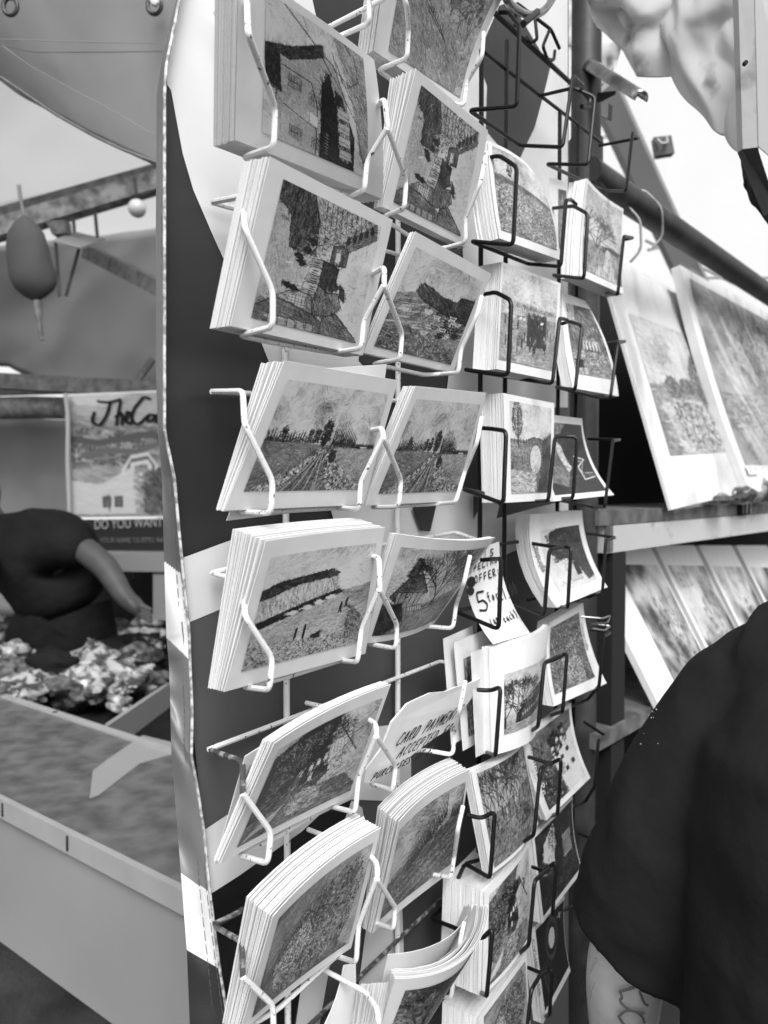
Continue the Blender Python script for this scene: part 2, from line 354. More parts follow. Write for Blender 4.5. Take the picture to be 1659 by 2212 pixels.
def pic_river(c):
    c.sky(.35, .7, sc=6); c.fill([(.4, 0), (1, 0), (1, .35), (.6, .2)], .5, .18, .5, ln=.04, n=500)
    for i in range(22): x, y = c.r.uniform(.5, .95), c.r.uniform(.02, .4); c.rect(x, y, .03, .05, .35)
    for k in range(4): c.tree(.45 + k * .14, .42 + k * .06, .5, .2, 3, 6, sp=.7)
    c.fill([(0, .25), (.35, .3), (.7, .55), (.9, .8), (.9, 1), (0, 1)], .45, .1, .9, ln=.05)
    c.line([(.35, .5), (.62, .66), (.55, .60), (.33, .46)], 3, .15)
    for i in range(6): c.seg(.4 + i * .03, .5 + i * .018, .4 + i * .03, .46 + i * .018, 2, .2)
def pic_bay(c):
    c.sky(.5, .97, .5, sc=4)
    c.fill([(0, .45), (.2, .38), (.45, .45), (1, .5), (1, 1), (0, 1)], .45, .13, -.3, ln=.05)
    c.fill([(.2, .37), (.26, .27), (.42, .3), (.55, .33), (.75, .33), (.8, .26), (1, .24), (1, .52), (.7, .5), (.42, .45), (.3, .42)], .24, .1, .6, ln=.05, outline=(1.6, .08))
    c.line([(.26, .29), (.4, .36), (.5, .44)], 1.6, .45); c.line([(.8, .28), (.75, .38), (.9, .48)], 1.5, .45)
    for i in range(26): y = c.r.uniform(.46, .72); x = c.r.uniform(0, .3); c.line([(x, y + .02), (x + .08, y + .005), (x + .16, y - .01)], c.r.uniform(1, 2.4), c.r.choice([.92, .8, .3]), .8)
    c.fill([(0, .78), (.3, .72), (.6, .8), (1, .84), (1, 1), (0, 1)], .36, .15, .2, ln=.04)
    for i in range(34):
        x, y = c.r.uniform(.42, .98), c.r.uniform(.48, .76); c.line([(x - .04, y), (x - .02, y + .025), (x + .03, y + .022), (x + .05, y - .006), (x - .04, y)], 2.4, .08 if i % 3 else .9); c.seg(x, y, x + .004, y - .08, 1.3, .12)
    c.seg(.56, .93, .6, .82, 3, .12); c.dabs([(0, .75), (1, .8), (1, 1), (0, 1)], 300, .15, .8)
    c.sign(.03, .95)
def pic_field(c):
    c.sky(.42, 1.0, .56, sc=6)
    c.fill([(0, .52), (.5, .55), (1, .55), (1, 1), (0, 1)], .38, .11, -.5, ln=.04)
    c.fill([(.62, .58), (1, .56), (1, .95), (.78, .8), (.63, .68)], .55, .1, -.4, ln=.04)
    c.fill([(0, .54), (.45, .56), (.3, .75), (0, .85)], .42, .07, .1)
    for i in range(20): c.poplar(.02 + i * .022, .535, c.r.uniform(.05, .1), .18)
    for (x, h) in ((.14, .13), (.36, .1), (.42, .12)): c.blobtree(x, .5 - h / 3, .02, h / 2, .2, 50)
    c.blobtree(.5, .44, .04, .12, .2, 200, .45); c.seg(.5, .45, .5, .57, 3, .12)
    for i in range(14): x = .575 + i * .017; c.poplar(x, .56, .25 - abs(i - 6) * .012 - i * .006, .12, .006)
    for i in range(20): c.poplar(.8 + i * .011, .56, .035, .15)
    c.seg(.86, .555, .92, .555, 3, .9)
    c.fill([(.50, .57), (.53, .57), (.62, 1), (.22, 1)], .34, .13, -1.2, ln=.08)
    for x in (.27, .36, .45, .54): c.line([(.515, .58), ((.515 + x) / 2, .8), (x, 1)], 2.2, .62)
    for x in (.31, .4, .5): c.line([(.515, .58), ((.515 + x) / 2, .8), (x, 1)], 1.8, .1)
    c.dabs([(.5, .58), (.52, .6), (.2, 1), (.02, 1), (.3, .8)], 700, .05, .98, 3, .005)
    c.dabs([(.53, .58), (.56, .62), (.7, .75), (.95, .95), (.95, 1), (.64, 1)], 900, .05, .98, 3, .005)
    c.blobtree(.61, .66, .03, .06, .14, 90, .35)
    for _ in range(300): x, y = c.r.uniform(.0, 1), c.r.uniform(.72, 1); c.seg(x, y, x + .02, y - .035, 1, c.r.uniform(.1, .7), .7)
def pic_cliff(c):
    c.sky(.66, 1.0, .5, sc=4, curl=.5)
    for _ in range(160): x, y = c.r.random(), c.r.random() * .4; c.seg(x, y, x + .08, y - .06, 1.2, .6 + c.r.random() * .35, .5)
    c.fill([(0, .5), (1, .44), (1, 1), (0, 1)], .62, .1, -.1, ln=.06)
    c.fill([(.7, .42), (1, .38), (1, .6), (.8, .5)], .5, .08, -.3)
    c.fill([(0, .3), (.3, .25), (.66, .25), (.7, .42), (.4, .48), (.05, .56), (0, .6)], .66, .2, 1.3, ln=.06, n=900)
    for i in range(34): x = c.r.uniform(.02, .66); y = c.r.uniform(.3, .42) - x * .06; c.line([(x, y), (x - .015, y + .05), (x + .005, y + .09)], c.r.uniform(1, 2.2), c.r.choice([.35, .5, .95]), .8)
    c.fill([(0, .29), (.12, .24), (.3, .22), (.6, .19), (.68, .24), (.6, .27), (.3, .29), (.1, .36), (0, .38)], .2, .09, -.1, ln=.03)
    c.fill([(0, .58), (.4, .46), (.7, .39), (.73, .43), (.45, .52), (.1, .62), (0, .64)], .16, .08, -.15, ln=.03)
    for (x, y) in ((.3, .545), (.52, .49), (.62, .46), (.42, .52)): c.fill([(x - .05, y), (x, y - .025), (x + .05, y), (x, y + .02)], .85, .05)
    for (x, y, h) in ((.36, .8, .13), (.43, .8, .15), (.73, .6, .09), (.78, .56, .07)):
        c.seg(x, y, x + .005, y - h * .6, 6.4, .08); c.seg(x + .005, y - h * .6, x + .006, y - h * .75, 5, .1); c.seg(x, y, x - .015, y + h * .35, 3.2, .08); c.seg(x, y, x + .015, y + h * .35, 3.2, .08)
    c.fill([(.5, .8), (.55, .785), (.57, .76), (.58, .8), (.56, .84), (.5, .83)], .08, .02)
    for i in range(12): c.seg(.78 + i * .014, .46, .78 + i * .014, .44, 1.6, .15)
    c.fill([(.8, .55), (.86, .6), (.96, .72), (1, .9), (.86, 1), (.8, .8)], .45, .2, .9, ln=.02)
    c.dabs([(0, .75), (.6, .85), (1, .8), (1, 1), (0, 1)], 1100, .12, .85, 1.6, .01); c.sign(.1, .97)
def pic_cottage(c):
    c.sky(.45, .85, .75, sc=5); c.fill([(0, .62), (.5, .66), (1, .5), (1, 1), (0, 1)], .42, .12, -.3, ln=.05)
    c.fill([(.05, .55), (.2, .3), (.3, .28), (.45, .5), (.35, .55), (.1, .6)], .26, .1, .5, outline=(2, .06))
    c.fill([(.15, .32), (.2, .1), (.26, .12), (.25, .3)], .3, .1, outline=(1.6, .06)); c.seg(.4, .42, .44, .22, 3, .15)
    c.fill([(.12, .5), (.4, .5), (.38, .66), (.12, .7)], .5, .1, 1.5, outline=(1.4, .08))
    for i in range(4): c.seg(.16 + i * .06, .5, .15 + i * .06, .68, 2, .12)
    c.fill([(0, .65), (.2, .62), (.3, .85), (.1, 1), (0, 1)], .16, .08, .8)
    for k in range(3): c.tree(.6, .68, .62, .12, 5, 8, sp=.55)
    for k in range(6): c.tree(.66 + k * .06, .6 - k * .02, .2, .22, 1.5, 5)
    for i in range(8): c.seg(.4 + i * .06, .68 - i * .012, .4 + i * .06, .76 - i * .014, 2, .12)
    for q in (0, .035): c.line([(.38, .7 + q), (.62, .68 + q), (.95, .6 + q)], 1.5, .15)
    for _ in range(90): x = c.r.uniform(.55, 1); y = c.r.uniform(.7, 1); c.seg(x, y, x + .1, y - .07, 1.4, c.r.uniform(.1, .7), .7)
    for i in range(6): c.seg(.3 + i * .03, .68, .32 + i * .03, .72, 3, .75)
def pic_mill(c, dark=1):
    c.sky(.5, .85, 1, sc=4)
    c.fill([(0, .45), (.35, .5), (.6, .72), (.85, .72), (1, .9), (1, 1), (0, 1)], .30 if dark else .42, .14, -.2, ln=.05, n=1500)
    c.fill([(0, .1), (.3, .0), (.62, .0), (.55, .2), (.6, .3), (.35, .45), (.2, .75), (0, .8)], .11 if dark else .3, .09, .6, ln=.05, n=1500)
    for k in range(10): c.tree(.2 + k * .03, .5, .5, .06, 3, 7, .5, .8)
    c.dabs([(.05, .1), (.55, .05), (.5, .3), (.1, .6)], 700, .04, .6, 1.3, .012)
    c.fill([(.42, .3), (.56, .26), (.6, .34), (.64, .62), (.5, .72), (.38, .66)], .12, .05, .3, outline=(2, .04))
    c.fill([(.58, .3), (.78, .24), (.8, .36), (.62, .52)], .72, .12, .1, outline=(2, .08))
    for i in range(6): c.seg(.6 + i * .03, .3, .62 + i * .03, .46 - i * .02, 1.1, .2)
    for (x, y) in ((.44, .44), (.5, .42), (.56, .4), (.46, .56)): c.rect(x, y, .035, .055, .82)
    c.line([(.74, .4), (.97, .1)], 1.8, .12); c.line([(.66, .16), (.9, .5)], 3, .12); c.line([(.72, .3), (.93, .24)], 2, .12); c.line([(.78, .2), (.84, .45)], 1.6, .15)
    c.fill([(.3, .8), (.45, .68), (.62, .72), (.66, .86), (.5, .95), (.36, .92)], .5, .22, .3, ln=.04, outline=(1.6, .06))
    c.dabs([(.35, .7), (.65, .7), (.62, .95), (.35, .95)], 160, .05, .95, 1.6, .012)
    for _ in range(500): x, y = c.r.uniform(0, .9), c.r.uniform(.6, 1); c.seg(x, y, x + .05, y - .02, 1.1, c.r.uniform(.03, .75), .7)
    for i in range(20): c.seg(.03 + i * .01, .97 - i * .004, .07 + i * .012, .9 - i * .008, 1.3, .75)
def pic_bush(c):
    c.fill(None, .34, .08, -.9, ln=.06)
    c.fill([(.0, .1), (.3, 0), (1, 0), (1, .2), (.5, .1), (.2, .35), (.05, .6)], .42, .07, -.7, ln=.06)
    c.fill([(.9, .0), (1, 0), (1, 1), (.86, .9)], .55, .08, -.6, ln=.06)
    c.dabs([(.25, .35), (.5, .14), (.9, .05), (.97, .3), (.9, .75), (.6, .95), (.25, .95), (.18, .6)], 2600, .05, .62, 2.0, .012)
    c.dabs([(.12, .6), (.24, .42), (.42, .36), (.5, .55), (.4, .7), (.16, .86)], 1000, .5, .95, 1.7, .004)
    c.dabs([(.12, .6), (.24, .42), (.42, .36), (.5, .55), (.4, .7), (.16, .86)], 300, .1, .3, 1.4, .006)
    for _ in range(220): x, y = c.r.uniform(.2, .7), c.r.uniform(.75, .98); c.seg(x, y, x + c.r.normal() * .03, y - .06, 1.3, c.r.uniform(.05, .7))
    c.line([(.1, 1), (.1, .7), (.3, .3), (.4, .2)], 1.4, .1)
def pic_rows(c):
    c.sky(.35, .75, .6, sc=5, curl=.5); c.fill([(0, .6), (.3, .5), (1, .34), (1, 1), (0, 1)], .3, .11, -.6, ln=.06)
    for i in range(22): c.poplar(.26 + i * .024, .62 - i * .016, .24 - abs(i - 15) * .004, .14, .008)
    for i in range(22): c.poplar(.26 + i * .024, .66 - i * .016, .12, .12, .012)
    for k in range(7): y = .66 + k * .05; c.line([(.05, y + .1), (.4, y), (.7, y - .1), (1, y - .28)], 2.2, .5 if k % 2 else .12)
    c.dabs([(0, .7), (1, .5), (1, 1), (0, 1)], 600, .1, .6, 1.6, .012)
    for i in range(10): c.poplar(.85 + i * .016, .36, .14, .12)
def pic_meadow(c):
    c.sky(.55, .9, .42, sc=4); c.fill([(0, .3), (1, .42), (1, .5), (0, .4)], .4, .08, .1)
    c.blobtree(.22, .22, .04, .09, .25, 70)
    c.fill([(0, .36), (1, .46), (1, 1), (0, 1)], .45, .12, -.9, ln=.03); c.dabs([(0, .4), (1, .5), (1, 1), (0, 1)], 1500, .12, .92, 1.6, .008)
    for i in range(30): c.poplar(.02 + i * .033, .37 + i * .003, .04, .3)
def pic_crowd(c):
    c.sky(.55, .92, .5, sc=4); c.fill([(0, .5), (1, .45), (1, 1), (0, 1)], .5, .12, -.1, ln=.04)
    for i in range(26): c.tree(.2 + i * .032, .52, .36, .28, 1.3, 4, sp=.25)
    c.fill([(.45, .45), (.8, .42), (.82, .78), (.45, .8)], .16, .08, 1.5)
    for i in range(26):
        x, y = c.r.uniform(0, 1), c.r.uniform(.55, .92); h = .04 + y * .09; c.seg(x, y, x, y - h, 3.6, c.r.choice([.08, .12, .2])); c.seg(x, y - h, x, y - h * 1.25, 3, .5)
    for i in range(12): x = c.r.uniform(.1, .9); c.seg(x, .52, x + .02, .5, 3, .92)
    c.rect(.12, .38, .06, .07, .75)
def pic_bridge(c):
    c.sky(.6, .92, .45, sc=4); c.fill([(0, .42), (1, .44), (1, 1), (0, 1)], .35, .12, .2, ln=.05)
    c.fill([(0, .42), (.35, .44), (.5, .38), (.7, .38), (1, .44), (1, .75), (.8, .62), (0, .6)], .4, .1, .2, ln=.04, outline=(1.6, .1))
    th = [(.6 + .15 * math.cos(a), .62 + .17 * math.sin(a) * 1) for a in np.linspace(0, 6.283, 24)]
    c.fill(th, .75, .1, 0, outline=(3, .2)); c.dabs([(.5, .7), (.7, .7), (.7, .78), (.5, .78)], 60, .3, .7)
    c.fill([(.75, .42), (1, .3), (1, 1), (.62, 1), (.78, .75)], .2, .1, 1.5, ln=.06, n=700)
    c.blobtree(.16, .2, .12, .2, .18, 420, .55); c.seg(.17, .1, .18, .5, 4, .12)
    for i in range(12): c.seg(.02 + i * .07, .4, .02 + i * .07, .45, 2, .12)
    c.line([(0, .41), (.35, .42), (.55, .37), (.9, .42)], 1.6, .12)
    c.fill([(0, .74), (.6, .78), (.62, 1), (0, 1)], .6, .2, 0, ln=.07); c.dabs([(0, .5), (.4, .55), (.45, .75), (0, .74)], 250, .1, .6)
def pic_lane(c):
    c.sky(.55, .85, .7, sc=4); c.fill([(0, .62), (1, .58), (1, 1), (0, 1)], .45, .14, 1.3, ln=.04)
    c.tree(.35, .8, .85, .2, 5, 8, sp=.4); c.tree(.12, .7, .8, .25, 3.5, 7, sp=.4)
    c.fill([(.5, .6), (.8, .56), (.95, .62), (.7, .66), (.5, .68)], .25, .1); c.fill([(.62, .62), (.7, .62), (.85, 1), (.3, 1)], .72, .1, 1.3)
    c.seg(0, .5, 1, .6, 2, .3)
    for _ in range(150): x = c.r.random(); y = c.r.uniform(.7, 1); c.seg(x, y, x, y - .08, 1.4, c.r.uniform(.15, .7))
def pic_canal(c):
    c.fill(None, .3, .14, .3, ln=.05, n=1500); c.fill([(0, 0), (.3, 0), (.2, .3), (0, .2)], .6, .1)
    for i in range(5):
        x = .35 + i * .09; c.line([(x, .62), (x + .01, .52), (x + .04, .5), (x + .07, .52), (x + .075, .62)], 2.2, .85)
    c.fill([(0, .66), (1, .66), (1, 1), (0, 1)], .42, .2, 0, ln=.08); c.dabs([(0, .7), (1, .7), (1, 1), (0, 1)], 320, .1, .9)
    for _ in range(300): x, y = c.r.random(), c.r.random() * .5; c.seg(x, y, x + .02, y + .04, 1.6, c.r.uniform(.1, .7))
    c.fill([(.05, .78), (.25, .78), (.25, .9), (.05, .9)], .1, .03)
def pic_punt(c):
    c.fill(None, .05, .02, 0); c.fill([(0, 0), (.35, 0), (.2, .2), (0, .3)], .3, .2, 1.3, n=200)
    c.fill([(.0, .25), (.18, .3), (.42, .7), (.3, .9), (.0, .8)], .28, .1, 1.0, ln=.06)
    c.fill([(.1, .22), (.3, .3), (.5, .62), (.42, .68), (.15, .3)], .6, .25, .9, ln=.04)
    c.line([(.62, .45), (.85, .5), (.66, .6), (.7, .8), (.95, .76)], 3, .85); c.line([(.6, .5), (.8, .54), (.68, .7), (.95, .7)], 2, .6)
    c.line([(0, .72), (.4, .76), (1, .72)], 1.6, .4)
def pic_gate(c):
    c.a[:] = .78; c.fill([(.2, .05), (.5, 0), (1, 0), (1, .9), (.8, .95), (.7, .62), (.45, .5), (.3, .52), (.15, .3)], .14, .09, 1.5, ln=.05, n=900)
    c.dabs([(.1, .1), (.5, .1), (.6, .5), (.2, .55)], 300, .06, .3, 2.2, .02)
    c.rect(.4, .6, .28, .3, .66); c.rect(.6, .6, .12, .22, .1); c.line([(.35, .58), (.7, .5)], 2, .3); c.line([(.15, .5), (.4, .95)], 1, .5)
    c.seg(.15, .93, .2, .86, 1.5, .2); c.seg(.2, .86, .24, .93, 1.5, .2)
def pic_flowers(c):
    c.fill(None, .28, .1, .8, ln=.04); c.dabs([(0, 0), (1, 0), (1, 1), (0, 1)], 1500, .06, .75, 1.5, .012); c.dabs([(.3, .55), (.8, .6), (.8, 1), (.4, 1)], 400, .5, .85, 1.4, .01)
def pic_terrace(c):
    c.sky(.6, .88, .7, sc=4); c.fill([(0, .8), (.5, .78), (1, .55), (1, 1), (0, 1)], .5, .12, -.2, ln=.05)
    c.fill([(.2, .78), (.3, .6), (.5, .55), (.8, .36), (1, .25), (1, .7), (.5, .84), (.2, .86)], .22, .08, -.3, ln=.03, outline=(1.6, .08))
    for i in range(12): x = .26 + i * .05; c.fill([(x, .62 - i * .02), (x + .02, .54 - i * .022), (x + .045, .6 - i * .022)], .14, .04); c.rect(x, .74 - i * .014, .018, .05, .8)
    c.fill([(.78, .45), (.82, .1), (.86, .1), (.9, .45)], .18, .06); c.line([(.9, .5), (.92, .15), (1, .05)], 3, .12); c.seg(.88, .4, .93, .65, 6, .15)
    for q in (0, .03, .06): c.tree(.2 + q, .85, .75, .12, 4.5, 8, .08, .42)
    c.tree(.02, .9, .9, .1, 5, 7, sp=.3)
def pic_woods(c):
    c.fill(None, .36, .12, -.5, ln=.05, n=1800)
    c.fill([(0, 0), (1, 0), (1, .35), (0, .5)], .55, .1, 1.4)
    for i in range(9): c.tree(.04 + i * .12, .62 + .05 * (i % 2) - i * .015, .75, .13, 3, 7, 0, .4)
    c.line([(.3, .66), (.6, .58), (.8, .62), (1, .5)], 4, .14); c.fill([(.5, .62), (.8, .6), (.95, .8), (.55, .8)], .2, .1, .5)
    for _ in range(700): x, y = c.r.random(), c.r.uniform(.55, 1); c.seg(x, y, x + .02, y - .03, 1.4, c.r.uniform(.08, .6))
    for (x, y) in ((.55, .5), (.35, .55), (.62, .46)): c.seg(x, y, x + .01, y - .05, 3, .9)
def pic_aerial(c):
    c.fill(None, .32, .12, .2, n=400); c.fill([(.0, .0), (.35, 0), (.2, .3), (0, .4)], .35, .05)
    c.blobtree(.15, .25, .12, .12, .06, 90, .15)
    c.fill([(.4, .45), (1, .25), (1, 1), (.55, 1)], .82, .05); c.dabs([(.35, .2), (.8, .1), (.85, .35), (.5, .5)], 160, .03, .2, 4, .02)
    for i in range(22): x, y = c.r.uniform(.35, .95), c.r.uniform(.15, .9); c.rect(x, y, .07, .05, c.r.choice([.1, .9, .6]))
    c.fill([(0, .5), (.4, .5), (.5, 1), (0, 1)], .2, .1, .5, n=500); c.dabs([(0, .5), (.4, .5), (.5, 1), (0, 1)], 200, .05, .7)
def pic_views(c):
    c.fill(None, .12, .06, .5); c.fill([(.2, .2), (.45, .05), (.5, .35), (.35, .55), (.15, .4)], .8, .04); c.blobtree(.6, .25, .3, .22, .05, 500, .3); c.blobtree(.4, .75, .3, .2, .06, 400, .35)
    c.rect(.66, .35, .24, .3, .5); c.rect(.28, .42, .06, .14, .9); c.rect(.38, .4, .05, .16, .85); c.seg(.02, .5, .2, .6, 5, .4)
    for i in range(5): c.seg(.68 + i * .045, .37, .68 + i * .045, .62, 2, .14)
def pic_lens(c):
    c.fill(None, .04, .02, .2); th = lambda r, q=1.25: [(.5 + r * math.cos(a), .32 + r * q * math.sin(a)) for a in np.linspace(0, 6.283, 26)]
    c.fill(th(.22), .22, .04); c.fill(th(.17), .06, .02); c.fill(th(.11), .9, .03)
    for i in range(4): c.seg(.1 + i * .09, .5, .22 + i * .09, .95, 3, .3 - .04 * i)
    c.seg(.8, .1, .84, .2, 2.5, .9); c.seg(.74, .15, .9, .14, 2, .9)
def pic_winter(c):
    c.fill(None, .42, .08, -.5, ln=.07); c.fill([(0, .72), (.3, .6), (1, .9), (1, 1), (0, 1)], .55, .12, .2)
    for q in range(4): c.tree(.5 + q * .01, .95, 1.0, .16, 4, 8, .1, .5)
    c.blobtree(.3, .3, .22, .1, .36, 200, .5)

# ------------------------------------------------------------------ card surfaces
class Patch:
    """a bent rectangle of paper: four corner points and optional bulges of its edges"""
    def __init__(s, TL, TR, BR, BL, bow=(0, 0, 0, 0), bdir=None):
        s.c = [np.asarray(p, float) for p in (TL, TR, BR, BL)]; s.bow = bow
        nn = np.cross(s.c[1] - s.c[0], s.c[3] - s.c[0]); nn /= np.linalg.norm(nn)
        if nn @ (CAM - s.c[0]) < 0: nn = -nn
        s.n = nn; s.bd = nn if bdir is None else bdir
    def at(s, a, b, off=0.0):     # a right, b down
        TL, TR, BR, BL = s.c; a_, b_ = np.asarray(a, float)[..., None], np.asarray(b, float)[..., None]
        p = (TL * (1 - a_) + TR * a_) * (1 - b_) + (BL * (1 - a_) + BR * a_) * b_
        t_, r_, bo, l_ = s.bow
        k = (t_ * (1 - b_) + bo * b_) * 4 * a_ * (1 - a_) + (l_ * (1 - a_) + r_ * a_) * 4 * b_ * (1 - b_)
        return p + s.bd * k + s.n * off
    def shifted(s, d): return Patch(*[p + q for p, q in zip(s.c, d)], bow=s.bow, bdir=s.bd)
def sheet(mb, P, th, nx=6, ny=6, a0=0, a1=1, b0=0, b1=1):
    A, Bb = np.meshgrid(np.linspace(a0, a1, nx + 1), np.linspace(b0, b1, ny + 1)); f = P.at(A, Bb, 0).reshape(-1, 3); k = P.at(A, Bb, -th).reshape(-1, 3)
    n = len(f); w_ = nx + 1; Fc = []
    for j in range(ny):
        for i in range(nx):
            q = (j * w_ + i, (j + 1) * w_ + i, (j + 1) * w_ + i + 1, j * w_ + i + 1); Fc.append(q); Fc.append(tuple(x + n for x in q[::-1]))
    per = [i for i in range(nx)] + [j * w_ + nx for j in range(ny)] + [ny * w_ + i for i in range(nx, 0, -1)] + [j * w_ for j in range(ny, 0, -1)]
    for a, b in zip(per, per[1:] + per[:1]): Fc.append((a, b, b + n, a + n))
    mb.add(np.vstack([f, k]), Fc)
def lin(v): v = np.clip(v, 0, 1); return np.where(v < .04, v / 12.92, ((v + .055) / 1.055) ** 2.4)
def picture(name, P, cv, parent, m='print', a0=.09, a1=.91, b0=.1, b1=.88, off=.0005, gain=1.0):
    h, w_ = cv.a.shape; A, Bb = np.meshgrid(np.linspace(a0, a1, w_), np.linspace(b0, b1, h)); V = P.at(A, Bb, off).reshape(-1, 3)
    idx = np.arange(h * w_).reshape(h, w_); q = np.stack([idx[:-1, :-1], idx[1:, :-1], idx[1:, 1:], idx[:-1, 1:]], -1).reshape(-1, 4)
    me = bpy.data.meshes.new(name); me.vertices.add(len(V)); me.vertices.foreach_set('co', V.astype(np.float32).ravel())
    me.loops.add(q.size); me.loops.foreach_set('vertex_index', q.ravel().astype(np.int32)); me.polygons.add(len(q))
    me.polygons.foreach_set('loop_start', np.arange(0, q.size, 4, dtype=np.int32)); me.polygons.foreach_set('loop_total', np.full(len(q), 4, np.int32))
    me.update(calc_edges=True)
    me.polygons.foreach_set('use_smooth', [True] * len(q))
    at = me.color_attributes.new('col', 'FLOAT_COLOR', 'POINT'); c = np.ones((len(V), 4), np.float32); c[:, :3] = (.74 * (1 - np.exp(-2.1 * lin(cv.a) ** 1.08 * gain))).reshape(-1, 1); at.data.foreach_set('color', c.ravel())
    me.materials.append(M[m]); o = bpy.data.objects.new(name, me); COL.objects.link(o); o.parent = parent; o.matrix_parent_inverse = world(parent).inverted()
    return o
CACHE = {}
def paint(fn, w_, h_, seed, **k):
    key = (fn.__name__, w_, h_, seed, tuple(k.items()))
    if key not in CACHE:
        c = Cv(w_, h_, .6, seed); fn(c, **k)
        if fn.__name__ not in ('pic_poster', 'pic_lens'): c.finish()
        CACHE[key] = c
    return CACHE[key]

GC, GS = 'postcards standing at the front of the rack pockets', 'stacks of postcards behind the front cards'
def card(label, px, wt, wb, fn, stack=None, slabel=None, bow=(0, 0, 0, 0), mar=(.09, .91, .1, .88), res=(200, 146), seed=1, back=None, skew=0, curlw=None, lean=0, **k):
    """px: TL, TR, BR, BL in photo units; wt, wb: distance of top and bottom edge from the banner;
    stack: thickness of the stack behind in metres, back: extra rise of the rearmost sheet."""
    ww = curlw or (wt, wt, wb, wb)
    P = Patch(*[W(x, y, q) for (x, y), q in zip(px, ww)], bow=bow)
    root = empty('postcard', P.c[3], label, 'postcard', GC)
    mb = MB(); sheet(mb, P, .0005, 14, 12); mb.make('paper', M['paper'], root, True)
    if fn: picture('picture', P, paint(fn, int(res[0] * 1.45), int(res[1] * 1.45), seed, **k), root, a0=mar[0], a1=mar[1], b0=mar[2], b1=mar[3])
    if stack:
        so_ = MB(); n_ = max(3, int(stack / .00075)); dirn = -N1 * .9 + P.n * -.1; r = np.random.default_rng(seed + 50)
        rise = back or 0; gap = .0011
        for i in range(n_):
            q = (i + 1) / n_; jq = .0005 if px[3][0] < 1000 else .00022; jit = U1 * r.normal() * jq + np.array([0, 0, 1]) * r.normal() * jq * .45; fan = np.array([0, 0, 1]) * rise * q + U1 * skew * q - N1 * lean * q
            if i and r.random() < .16: gap += .0005
            d = dirn * (gap + stack * q) + jit
            sheet(so_, P.shifted([d + fan, d + fan, d, d]), .0007 if r.random() < .85 else .0003, 8, 6)
        s_ = so_.make('postcard_stack', M['edge'], None, False)
        tag(s_, slabel or ('stack behind the ' + label), 'card stack', GS)
    return P, root

# ------------------------------------------------------------------ the banner behind the racks
def surf(name, pts, w_, m, parent, v, f=W):
    V = [f(x, y, w_) for x, y in pts]
    from mathutils.geometry import tessellate_polygon
    tr_ = tessellate_polygon([[Vector(p) for p in V]])
    return mesh(name, V, tr_, m, parent, False, col=[v] * len(V))
Rl = [(404, -90), (357, 140), (353, 200), (353, 500), (353, 800), (353, 932), (374, 1030), (390, 1206), (406, 1362), (408, 1424), (413, 1537), (411, 1635), (420, 1677), (439, 1799), (451, 1928), (472, 2091), (488, 2189), (520, 2380), (545, 2560)]
Ll = [(398, -90), (350, 128), (338, 200), (336, 500), (336, 800), (341, 932), (349, 1030), (354, 1209), (359, 1377), (364, 1430), (367, 1498), (368, 1562), (370, 1631), (382, 1780), (390, 1884), (403, 2050), (409, 2206), (416, 2380), (425, 2560)]
banner = empty('printed_banner', W(800, 2500, 0), 'printed vinyl banner with big white, grey and black shapes hanging behind the card racks', 'banner')
surf('sheet', Rl + [(1000, 2560), (1228, 2500), (1228, 800), (1228, -90)], 0, M['tarp'], banner, .027)
WH, DG, MG, BK = .72, .027, .088, .004
prints = [
 (WH, [(404, -88), (358, 140), (361, 183), (369, 195), (394, 331), (417, 410), (464, 519), (520, 640), (565, 743), (600, 830), (820, 830), (774, 780), (790, 600), (770, 300), (690, 70), (655, -88)]),
 (WH, [(990, -88), (1226, -88), (1226, 880), (960, 880), (1000, 560), (985, 200)]),
 (DG, [(1078, 12), (1104, 3), (1188, 146), (1177, 192), (1155, 274), (1123, 341), (1090, 330), (1049, 280), (1052, 185), (1045, 165), (1040, 100)]),
 (WH, [(720, 1040), (860, 1040), (1050, 1060), (1078, 1093), (1072, 1120), (1155, 1097), (1227, 1080), (1227, 1160), (1117, 1188), (1074, 1207), (960, 1220), (880, 1230), (740, 1190), (715, 1105)]),
 (MG, [(391, 1344), (500, 1306), (620, 1276), (760, 1210), (880, 1232), (1074, 1209), (1118, 1190), (1227, 1162), (1227, 2500), (560, 2500), (440, 1792)]),
 (WH, [(392, 1206), (500, 1166), (640, 1130), (740, 1190), (620, 1270), (500, 1306), (404, 1346)]),
 (WH, [(441, 1793), (489, 1761), (600, 1700), (760, 1610), (812, 1570), (886, 1560), (888, 1692), (830, 1730), (758, 1727), (689, 1761), (652, 1796), (517, 1891), (453, 1932)]),
 (BK, [(453, 1934), (517, 1892), (652, 1797), (689, 1762), (758, 1728), (742, 1774), (721, 1817), (690, 1950), (650, 2124), (620, 2300), (600, 2500), (560, 2500), (490, 2189), (473, 2091)]),
 (WH, [(759, 1729), (782, 1745), (792, 1800), (760, 1960), (714, 2074), (690, 2212), (660, 2400), (612, 2400), (651, 2124), (691, 1950), (722, 1817), (743, 1774)]),
 (WH, [(800, 1930), (866, 1900), (872, 2060), (850, 2130), (770, 2160)]),
 (DG, [(888, 1090), (943, 1088), (929, 1148), (907, 1146)]), (DG, [(1022, 1070), (1044, 1078), (1022, 1123)]),
]
for i, (v, pts) in enumerate(prints): surf('printed_shape', pts, .0005 * (i + 1), M['tarp'], banner, v)
